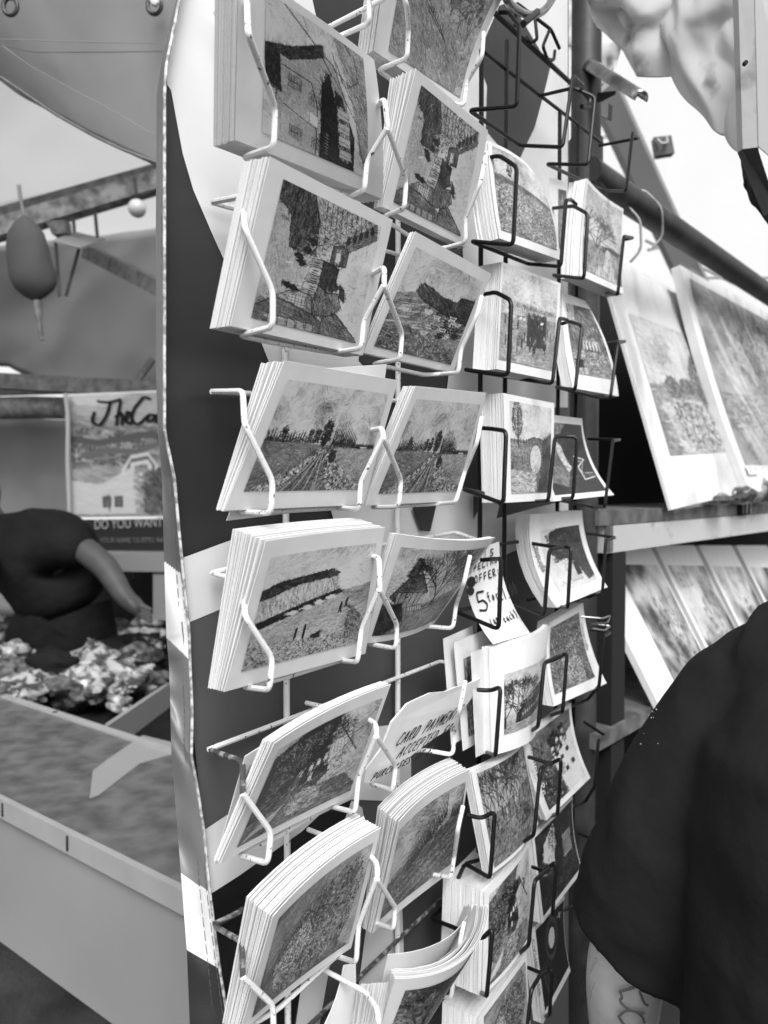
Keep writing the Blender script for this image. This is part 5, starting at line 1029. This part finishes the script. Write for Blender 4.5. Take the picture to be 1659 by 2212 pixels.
def ribbon(name, strokes, wd, m, parent, P, off=.012):
    mb = MB()
    for st in strokes:
        pts = [P.at(a, b, off) for a, b in st]; pts = rounded(pts, .05)
        for p, q in zip(pts[:-1], pts[1:]):
            d = q - p; l = np.linalg.norm(d)
            if l < 1e-6: continue
            w_ = wd * (.55 + .6 * abs((d / l)[2])); s_ = np.cross(d / l, P.n) * w_ * .5; e = d / l * wd * .2; mb.add([p - s_ - e, q - s_ + e, q + s_ + e, p + s_ - e], [(0, 1, 2, 3)])
    return mb.make(name, M[m], parent)
def S_(x, y): return ((x - 140) / 330, (y - 850) / 340)
TS = [[(212, 868), (235, 872), (262, 866)], [(240, 870), (232, 900), (215, 922), (198, 912), (205, 892)], [(262, 870), (252, 920)], [(250, 905), (262, 893), (266, 905), (264, 920)], [(272, 910), (284, 898), (276, 892), (270, 910), (280, 920), (290, 912)],
      [(326, 868), (312, 862), (288, 890), (285, 915), (300, 922), (318, 905)], [(334, 902), (322, 900), (318, 916), (332, 914), (336, 900), (338, 918)], [(344, 900), (344, 920)], [(344, 906), (354, 898), (358, 918)], [(358, 906), (368, 898), (372, 918)]]
ribbon('script_lettering', [[S_(*p) for p in st] for st in TS], .0125, 'black', po, PP)
typed(PP, 'lettering', 'DO YOU WANT T', (200 - 140) / 330, (1143 - 850) / 340, .062, -.002, 0, .085, po, 'panel', .014)
typed(PP, 'lettering', 'YOUR NAME TO 07701 94750', (212 - 140) / 330, (1172 - 850) / 340, .036, 0, 0, .045, po, 'counter', .014)
tube('rope_edge', [Z(141, 850, 2.97), Z(147, 900, 2.97), Z(146, 1000, 2.97), Z(150, 1110, 2.97)], .009, M['trim'], po, 8)
# curtains, roof and beams
o_ = wavy('back_curtain', [Z(-300, 900, 3.6), Z(160, 905, 3.6)], [Z(-300, 1330, 3.6), Z(160, 1330, 3.6)], 'innerwall', None, 40, 20, .06, 4, 21); tag(o_, 'pale creased curtain across the back of the left stall', 'curtain')
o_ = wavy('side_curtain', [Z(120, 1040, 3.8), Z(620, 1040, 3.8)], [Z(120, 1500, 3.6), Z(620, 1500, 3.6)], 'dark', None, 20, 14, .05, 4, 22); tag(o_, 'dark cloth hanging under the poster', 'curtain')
# low ledge below the poster
lb = empty('low_bench', Z(250, 1220, 2.9), 'grey bench with an open front below the poster', 'bench')
slab([(150, 1196), (480, 1200), (480, 1238), (150, 1232)], (2.85,) * 4, .3, 'seat_board', 'innerwall', lb); slab([(215, 1234), (250, 1236), (252, 1262), (217, 1262)], (2.86,) * 4, .2, 'brace', 'innerwall', lb); slab([(330, 1240), (362, 1240), (362, 1340), (330, 1340)], (2.86,) * 4, .2, 'leg', 'innerwall', lb)
# roof cloths
o_ = wavy('stall_awning', [Z(-260, -80, 1.35), Z(60, -80, 1.3), Z(402, -80, 1.22)], [Z(-260, 20, 1.5), Z(0, 171, 1.45), Z(117, 250, 1.42), Z(200, 297, 1.4), Z(270, 330, 1.38), Z(345, 357, 1.36), Z(402, 380, 1.33)], 'awning', None, 60, 24, .008, 4, 24)
aw = tag(o_, 'grey cloth awning with stitched hems and metal eyelets over the left stall', 'awning')
def aw_line(pts, name, r_, m, d=1.40): return tube(name, [Z(x, y, d - .0009 * y * .0) for x, y in pts], r_, M[m], aw, 6, .02)
aw_line([(-60, 84), (0, 85), (120, 89), (250, 92), (352, 94)], 'seam', .0007, 'panel', 1.25); aw_line([(-60, 92), (0, 78 + 16), (60, 113), (200, 113), (352, 111)], 'seam', .0007, 'darkwood', 1.26)
aw_line([(-20, 160), (0, 166), (117, 246), (200, 293), (270, 326), (340, 352)], 'hem', .0026, 'darkwood', 1.36)
aw_line([(0, 95), (60, 140), (150, 190), (230, 232), (330, 290)], 'seam', .0006, 'panel', 1.30)
for (x, y) in ((22, 14), (333, 12)):
    ring = [Z(x + 15 * math.cos(a), y + 19 * math.sin(a), 1.235) for a in np.linspace(0, 6.4, 16)]; tube('eyelet', ring, .0035, M['steel'], aw, 8, 0)
    if x > 100: tube('tie_knot', [Z(x - 4, y - 14, 1.22), Z(x + 2, y - 2, 1.22), Z(x + 4, y - 20, 1.22)], .006, M['paper'], aw, 8, .004)
rt = wavy('stall_canopy', [Z(-300, -250, 1.9), Z(420, -250, 1.8)], [Z(-300, 540, 3.2), Z(420, 350, 3.0)], 'ceiling', None, 30, 20, .03, 3, 25); tag(rt, 'pale canopy cloth stretched over the left stall', 'canopy')
rb = wavy('end_wall_cloth', [Z(-300, 560, 4.0), Z(150, 515, 3.9), Z(300, 498, 3.8), Z(440, 480, 3.7)], [Z(-300, 770, 4.4), Z(20, 792, 4.35), Z(95, 838, 4.3), Z(250, 850, 4.2), Z(440, 850, 4.1)], 'innerwall', None, 40, 20, .03, 3, 26)
tag(rb, 'grey cloth end wall below the canopy of the left stall', 'canopy')
def beam(a, b, r_, label, m='darkwood', grp='roof beams of the left stall'):
    mb = MB(); d_ = b - a; d_ /= np.linalg.norm(d_); s_ = np.cross(d_, [0, 0, 1.]); s_ /= np.linalg.norm(s_); u_ = np.cross(s_, d_)
    mb.box((a + b) / 2, (b - a) / 2, s_ * r_, u_ * r_ * 1.1); return tag(mb.make('roof_beam', M[m]), label, 'beam', grp)
beam(Z(-200, 520, 2.9), Z(480, 330, 2.9), .020, 'upper dark beam across the left stall roof')
beam(Z(-200, 555, 2.7), Z(480, 352, 2.7), .030, 'pale wooden beam just under the upper dark beam', 'wood')
beam(Z(190, 545, 3.0), Z(480, 690, 2.4), .024, 'dark diagonal brace running down to the banner')
beam(Z(-200, 812, 3.3), Z(480, 850, 3.1), .030, 'dark cross bar above the poster')
beam(Z(-200, 850, 3.4), Z(200, 838, 3.4), .02, 'short dark bar at the left edge above the curtain')
beam(Z(290, 830, 3.2), Z(330, 775, 3.2), .012, 'small dark strut beside the banner')
fl = empty('fluorescent_fitting', Z(170, 520, 2.6), 'flat square tray hanging under the beams of the left stall', 'hanging tray')
slab([(110, 520), (160, 500), (225, 515), (170, 535)], (2.5, 2.7, 2.7, 2.5), .02, 'tray', 'panel', fl)
for x0_, y0_, x1_, y1_ in ((160, 500, 158, 470), (210, 512, 205, 460), (120, 522, 128, 640), (170, 538, 142, 640)): tube('rod', [Z(x0_, y0_, 2.6), Z(x1_, y1_, 2.6)], .006, M['steel'], fl, 6, 0)
slab([(98, 478), (140, 474), (142, 503), (112, 506)], (2.6,) * 4, .05, 'ballast', 'darkwood', fl)
# bulb
bb = empty('light_bulb', Z(296, 447, 2.3), 'unlit round glass bulb hanging from the beam near the banner', 'light bulb')
def sphere(c, r_, name, m, parent, sq=(1, 1, 1), nu=24, nv=16):
    V = [(c[0] + r_ * sq[0] * math.sin(math.pi * j / nv) * math.cos(2 * math.pi * i / nu), c[1] + r_ * sq[1] * math.sin(math.pi * j / nv) * math.sin(2 * math.pi * i / nu), c[2] + r_ * sq[2] * math.cos(math.pi * j / nv)) for j in range(nv + 1) for i in range(nu)]
    return mesh(name, V, [(j * nu + i, j * nu + (i + 1) % nu, (j + 1) * nu + (i + 1) % nu, (j + 1) * nu + i) for j in range(nv) for i in range(nu)], M[m], parent, True)
sphere(Z(296, 450, 2.3), .028, 'glass', 'bulb', bb); tube('socket', [Z(296, 436, 2.3), Z(295, 424, 2.3)], .016, M['black'], bb, 12, 0); tube('flex', [Z(295, 426, 2.3), Z(292, 385, 2.3)], .005, M['steel'], bb, 6, 0); tube('cable', [Z(296, 428, 2.31), Z(322, 418, 2.31), Z(345, 405, 2.31)], .004, M['steel'], bb, 6, .01)
# net bag
hb = empty('hanging_bag', Z(66, 560, 2.0), 'dark rounded bag with a cord tail hanging under the roof beams', 'bag')
prof = [(466, 5), (474, 14), (486, 26), (505, 38), (530, 44), (560, 47), (588, 50), (610, 48), (626, 40), (640, 24), (650, 6)]
V = []; Fc = []
for j, (y, r_) in enumerate(prof):
    c_ = Z(52 + (y - 466) * .13, y, 2.0)
    for i in range(24): a = i / 24 * 6.283; k = 1 + .05 * math.sin(3 * a + j); r_ = r_ if i else r_; V.append((c_[0] + math.cos(a) * r_ / F * 2 * k, c_[1] + math.sin(a) * r_ / F * 1.4 * k, c_[2]))
for j in range(len(prof) - 1):
    for i in range(24): Fc.append((j * 24 + i, j * 24 + (i + 1) % 24, (j + 1) * 24 + (i + 1) % 24, (j + 1) * 24 + i))
mesh('bag_body', V, Fc, M['bagcloth'], hb, True); tube('tail', [Z(80, 650, 2.0), Z(84, 690, 2.0), Z(90, 735, 2.0)], [.012, .008, .006], M['darkwood'], hb, 8, .01); tube('cord', [Z(52, 470, 2.0), Z(44, 430, 2.0), Z(40, 400, 2.0)], .005, M['darkwood'], hb, 6, .01)
tag(tube('rolled_curtain', [Z(-120, 885, 3.3), Z(70, 880, 3.3), Z(140, 882, 3.3)], .05, M['darkwood'], None, 14, .02), 'dark rolled cloth above the pale curtain at the left edge', 'rolled cloth')

# ------------------------------------------------------------------ people
def skinned(name, J, E_, m, parent, sub=2):
    """one continuous surface grown round joints: J {name: (point, radius)}, E_ pairs"""
    ks = list(J); me = bpy.data.meshes.new(name); me.from_pydata([tuple(map(float, J[k][0])) for k in ks], [(ks.index(a), ks.index(b)) for a, b in E_], []); me.update()
    o = bpy.data.objects.new(name, me); COL.objects.link(o); sk = o.modifiers.new('skin', 'SKIN'); sk.use_smooth_shade = True
    for i, k in enumerate(ks):
        r_ = J[k][1]; r_ = r_ if hasattr(r_, '__len__') else (r_, r_); me.skin_vertices[0].data[i].radius = r_; me.skin_vertices[0].data[i].use_root = (i == 0)
    s_ = o.modifiers.new('sub', 'SUBSURF'); s_.levels = sub; s_.render_levels = sub
    me.materials.append(m); o.parent = parent; o.matrix_parent_inverse = world(parent).inverted() if parent else o.matrix_parent_inverse
    return o
# near person: stands with back to the camera, left arm hanging
bx, by = .42, .50
per = empty('person', (bx, by, 0), 'person in a black T-shirt seen from behind at the right, bare tattooed arm hanging', 'person')
vf = np.array([.68, .73, 0]); vl = np.array([-.73, .68, 0])
def pp(f, l, z): return np.array([bx, by, z]) + vf * f + vl * l
SH, EL, WR = np.array([.335, .635, 1.335]), np.array([.232, .702, 1.045]), np.array([.262, .80, .81])
SH2 = pp(0, -.18, 1.36); EL2 = pp(.02, -.27, 1.07); WR2 = pp(.12, -.25, .83)
J = {'pelvis': (pp(0, 0, .93), (.14, .11)), 'waist': (pp(0, 0, 1.06), (.125, .10)), 'chest': (pp(0, .0, 1.25), (.14, .11)), 'neck': (pp(.0, 0, 1.42), .055), 'head': (pp(.03, 0, 1.54), (.075, .09)), 'crown': (pp(.03, 0, 1.62), (.07, .08)),
     'shl': (SH, .05), 'ell': (EL, .041), 'fol': ((EL + WR) / 2 + [0, 0, .02], .036), 'wrl': (WR, .026), 'hal': (WR + [.02, .03, -.06], (.036, .016)), 'shr': (SH2, .05), 'elr': (EL2, .04), 'wrr': (WR2, .027), 'har': (WR2 + vf * .03 + [0, 0, -.06], (.036, .016)),
     'hipl': (pp(0, .09, .88), .09), 'knl': (pp(.01, .10, .5), .056), 'anl': (pp(-.02, .11, .08), .038), 'tol': (pp(.13, .12, .03), .03), 'hipr': (pp(0, -.09, .88), .09), 'knr': (pp(.01, -.10, .5), .056), 'anr': (pp(-.02, -.11, .08), .038), 'tor': (pp(.13, -.12, .03), .03)}
E_ = [('pelvis', 'waist'), ('waist', 'chest'), ('chest', 'neck'), ('neck', 'head'), ('head', 'crown'), ('chest', 'shl'), ('shl', 'ell'), ('ell', 'fol'), ('fol', 'wrl'), ('wrl', 'hal'), ('chest', 'shr'), ('shr', 'elr'), ('elr', 'wrr'), ('wrr', 'har'), ('pelvis', 'hipl'), ('hipl', 'knl'), ('knl', 'anl'), ('anl', 'tol'), ('pelvis', 'hipr'), ('hipr', 'knr'), ('knr', 'anr'), ('anr', 'tor')]
for s_, wj, hj in ((1, 'wrl', 'hal'), (-1, 'wrr', 'har')):
    base = J[hj][0]
    for k in range(4):
        o1 = base + vf * ((k - 1.5) * .018) + [0, 0, -.045]; J[hj + 'f%d' % k] = (o1, .009); J[hj + 'g%d' % k] = (o1 + vl * -.012 * s_ + [0, 0, -.045 + abs(k - 1.3) * .008], .0075); E_ += [(hj, hj + 'f%d' % k), (hj + 'f%d' % k, hj + 'g%d' % k)]
    J[hj + 't'] = (base + vf * .045 + [0, 0, -.015], .010); J[hj + 'u'] = (base + vf * .055 + [0, 0, -.05], .008); E_ += [(hj, hj + 't'), (hj + 't', hj + 'u')]
body = skinned('body', J, E_, M['skin'], per)
sphere(pp(.02, 0, 1.60), .10, 'hair', 'hair', per, (.85, .95, 1.05))
# shirt: torso and sleeves lofted, joined by a voxel remesh
def loft(mb, secs, seg=40):
    """secs: (centre, axis1, axis2) ellipses"""
    b = len(mb.V)
    for c_, a1, a2 in secs:
        for k in range(seg): an = 2 * math.pi * k / seg; mb.V.append(tuple(np.asarray(c_) + np.asarray(a1) * math.cos(an) + np.asarray(a2) * math.sin(an)))
    for j in range(len(secs) - 1):
        for k in range(seg): mb.F.append((b + j * seg + k, b + j * seg + (k + 1) % seg, b + (j + 1) * seg + (k + 1) % seg, b + (j + 1) * seg + k))
    mb.F.append(tuple(b + k for k in range(seg))[::-1]); mb.F.append(tuple(b + (len(secs) - 1) * seg + k for k in range(seg)))
mb = MB()
tz = [(.80, .215, .165, 0), (.90, .21, .16, 0), (1.0, .205, .155, 0), (1.08, .203, .15, 0), (1.16, .205, .15, 0), (1.24, .205, .145, .0), (1.30, .195, .135, .0), (1.345, .165, .11, .0), (1.385, .115, .08, .0), (1.42, .072, .062, .01)]
loft(mb, [(pp(f, 0, z), vl * a, vf * b) for z, a, b, f in tz])
def sleeve(S0, E0, rr):
    ax = (E0 - S0); L_ = np.linalg.norm(ax); ax = ax / L_; s1_ = np.cross(ax, [0, 0, 1.]); s1_ /= np.linalg.norm(s1_); s2_ = np.cross(ax, s1_); loft(mb, [(S0 + ax * L_ * t_, s1_ * r_, s2_ * r_ * .98) for t_, r_ in rr], 36)
SE = EL + (EL - SH) * .0
sleeve(SH, SE, [(-.16, .03), (-.08, .052), (0, .064), (.12, .072), (.3, .080), (.5, .083), (.7, .080), (.80, .076), (.90, .070)])
sleeve(SH2, EL2, [(-.16, .03), (-.08, .052), (0, .064), (.12, .070), (.3, .073), (.5, .073), (.7, .070), (.9, .066)])
mb.tube([pp(0, 0, 1.36), SH + vl * -.0 + [0, 0, .012]], [.07, .062], 16, 0); mb.tube([pp(0, 0, 1.36), SH2 + [0, 0, .012]], [.07, .062], 16, 0)
sh = mb.make('t_shirt', M['shirt'], per, True)
rm = sh.modifiers.new('remesh', 'REMESH'); rm.mode = 'VOXEL'; rm.voxel_size = .0045; rm.use_smooth_shade = True
sm = sh.modifiers.new('smooth', 'SMOOTH'); sm.factor = .5; sm.iterations = 14
tx = bpy.data.textures.new('folds', 'CLOUDS'); tx.noise_scale = .11; tx.noise_depth = 1
dp = sh.modifiers.new('folds', 'DISPLACE'); dp.texture = tx; dp.strength = .012; dp.mid_level = .5
fe = bpy.data.objects.new('fold_space', None); COL.objects.link(fe); fe.parent = per; fe.rotation_euler = (.3, .5, .2); fe.scale = (.55, .55, 2.2)
bpy.data.objects.remove(fe)
tx2 = bpy.data.textures.new('creases', 'MARBLE'); tx2.noise_scale = .12; tx2.turbulence = 9; tx2.noise_depth = 2
dp2 = sh.modifiers.new('creases', 'DISPLACE'); dp2.texture = tx2; dp2.strength = .005; dp2.mid_level = .5
# jeans, so that the figure is whole from other sides
mb = MB()
for s_ in (1, -1): loft(mb, [(pp(0, .09 * s_, .96), vl * .105, vf * .12), (pp(0, .09 * s_, .85), vl * .10, vf * .11), (pp(.01, .10 * s_, .5), vl * .07, vf * .075), (pp(-.02, .11 * s_, .06), vl * .062, vf * .07)], 24)
jn = mb.make('trousers', M['dark'], per, True)
# lint specks on the shoulder
bpy.context.view_layer.update()
se = sh.evaluated_get(bpy.context.evaluated_depsgraph_get()); mi = se.matrix_world.inverted()
mb = MB()
for k in range(40):
    x, y = rng.normal(1392, 16), rng.normal(1556, 34)
    if k < 20: x, y = 1372 + rng.normal() * 6 + (1560 - y) * .3, y - 30
    rr = ray(x, y); hit, loc, nrm, _ = se.ray_cast(mi @ Vector(CAM), (mi.to_3x3() @ Vector(rr)).normalized())
    if hit:
        p = np.array(se.matrix_world @ loc) + np.array(nrm) * .0006; e = rng.normal(size=3) * .00035; mb.tube([p - e, p + e], abs(rng.normal()) * .00018 + .00012, 5, 0)
if mb.V: mb.make('lint', M['paper'], per)
# tattoo drawn on the arm
tat = [[(1338, 2142), (1352, 2138), (1385, 2128), (1400, 2127)], [(1338, 2142), (1345, 2156), (1336, 2160), (1350, 2178), (1372, 2186), (1396, 2190)], [(1384, 2150), (1392, 2170), (1400, 2172)], [(1336, 2196), (1350, 2182), (1372, 2184), (1388, 2196), (1392, 2212)], [(1336, 2196), (1345, 2212), (1360, 2222)], [(1400, 2130), (1380, 2140), (1384, 2150)]]
ax = (WR - EL)
def on_arm(x, y):       # meet the forearm / elbow surface with the pixel's ray
    r = ray(x, y); best = None
    for t_ in np.linspace(.3, 1.2, 1200):
        p = CAM + r * t_
        for A_, B_, ra, rb_ in ((SH, EL, .05, .041), (EL, (EL + WR) / 2 + np.array([0, 0, .02]), .041, .036)):
            d = B_ - A_; u_ = np.clip((p - A_) @ d / (d @ d), 0, 1); dist = np.linalg.norm(p - A_ - d * u_)
            if dist < ra + (rb_ - ra) * u_ + .001: return p
    return None
mb = MB()
for st in tat:
    L2 = []
    for (x0_, y0_), (x1_, y1_) in zip(st[:-1], st[1:]):
        for f in np.linspace(0, .8, 4): L2.append(on_arm(x0_ + (x1_ - x0_) * f, y0_ + (y1_ - y0_) * f))
    L2 = [p for p in L2 if p is not None]
    if len(L2) > 2:
        q = np.array(L2)
        for _ in range(4): q[1:-1] = (q[:-2] + q[1:-1] * 2 + q[2:]) / 4
        mb.tube(list(q), .0012, 6, 0)
if mb.V: mb.make('tattoo', M['tattoo'], per)

mb = MB()
for k in range(150):
    u_ = rng.uniform(.55, 1.25); c_ = SH + (EL - SH) * u_ if u_ < 1 else EL + (WR - EL) * (u_ - 1) * 1.2; a_ = rng.uniform(-2.2, .6)
    n_o = np.array([math.cos(a_ + 3.1), math.sin(a_ + 3.1), 0]); p = c_ + n_o * .041; e = n_o * .006 + np.array([rng.normal() * .003, rng.normal() * .003, -.008])
    mb.tube([p, p + e * .6, p + e + [0, 0, -.003]], .00016, 3, 0)
mb.make('arm_hair', M['hair'], per)
# far person leaning over the goods
p2 = empty('person', (-1.35, 2.75, 0), 'person in dark clothes leaning over the heaped table in the left stall', 'person')
dz = 2.62
J = {'pelvis': (Z(170, 1330, 2.75), (.09, .08)), 'waist': (Z(140, 1250, 2.72), (.09, .08)), 'chest': (Z(95, 1165, 2.66), (.10, .09)), 'neck': (Z(5, 1140, 2.58), .06), 'head': (Z(-34, 1095, 2.52), (.08, .095)), 'crown': (Z(-40, 1055, 2.5), (.075, .09)),
     'shl': (Z(175, 1160, 2.6), .05), 'ell': (Z(258, 1225, 2.52), .046), 'wrl': (Z(300, 1295, 2.45), .032), 'hal': (Z(318, 1312, 2.44), (.035, .02)), 'shr': (Z(-20, 1170, 2.52), .06), 'elr': (Z(-60, 1300, 2.45), .045), 'wrr': (Z(-20, 1380, 2.4), .03), 'har': (Z(-5, 1400, 2.4), .028),
     'hipl': (Z(190, 1380, 2.75), .10), 'knl': (Z(200, 1600, 2.8), .07), 'anl': (Z(200, 1880, 2.9), .05), 'hipr': (Z(130, 1380, 2.75), .10), 'knr': (Z(110, 1600, 2.8), .07), 'anr': (Z(100, 1880, 2.9), .05)}
E_ = [('pelvis', 'waist'), ('waist', 'chest'), ('chest', 'neck'), ('neck', 'head'), ('head', 'crown'), ('chest', 'shl'), ('shl', 'ell'), ('ell', 'wrl'), ('wrl', 'hal'), ('chest', 'shr'), ('shr', 'elr'), ('elr', 'wrr'), ('wrr', 'har'), ('pelvis', 'hipl'), ('hipl', 'knl'), ('knl', 'anl'), ('pelvis', 'hipr'), ('hipr', 'knr'), ('knr', 'anr')]
for hj, dx in (('hal', 1), ('har', 1)):
    for k in range(4): o1 = J[hj][0] + np.array([.03 * dx, -.005, -.012 + .012 * (k - 1.5)]); J[hj + 'f%d' % k] = (o1, .009); J[hj + 'g%d' % k] = (o1 + np.array([.035, -.01, -.015]), .008); E_ += [(hj, hj + 'f%d' % k), (hj + 'f%d' % k, hj + 'g%d' % k)]
    J[hj + 't'] = (J[hj][0] + np.array([.01, -.03, .01]), .01); E_.append((hj, hj + 't'))
skinned('body', J, E_, M['skin2'], p2)
J2 = {'pelvis': (J['pelvis'][0], (.22, .19)), 'waist': (J['waist'][0], (.20, .18)), 'chest': (J['chest'][0], (.20, .17)), 'sh': (Z(165, 1160, 2.6), .105), 'el': (Z(226, 1196, 2.56), .08), 'mid': (Z(120, 1165, 2.64), .13), 'shr': (J['shr'][0], .09), 'elr': (J['elr'][0], .075), 'col': (Z(50, 1140, 2.62), .09)}
skinned('dark_top', J2, [('pelvis', 'waist'), ('waist', 'chest'), ('chest', 'mid'), ('mid', 'sh'), ('sh', 'el'), ('chest', 'shr'), ('shr', 'elr'), ('chest', 'col')], M['dark'], p2)
sphere(Z(-40, 1066, 2.58), .105, 'hair', 'hair', p2, (.95, .95, 1.15))
mb = MB()
for a_, b_ in (('hipl', 'knl'), ('hipr', 'knr')): mb.tube([J['pelvis'][0], J[a_][0], J[b_][0]], [.17, .15, .10], 14, 0)
mb.make('trousers', M['dark'], p2, True)
p2.location.x -= .045
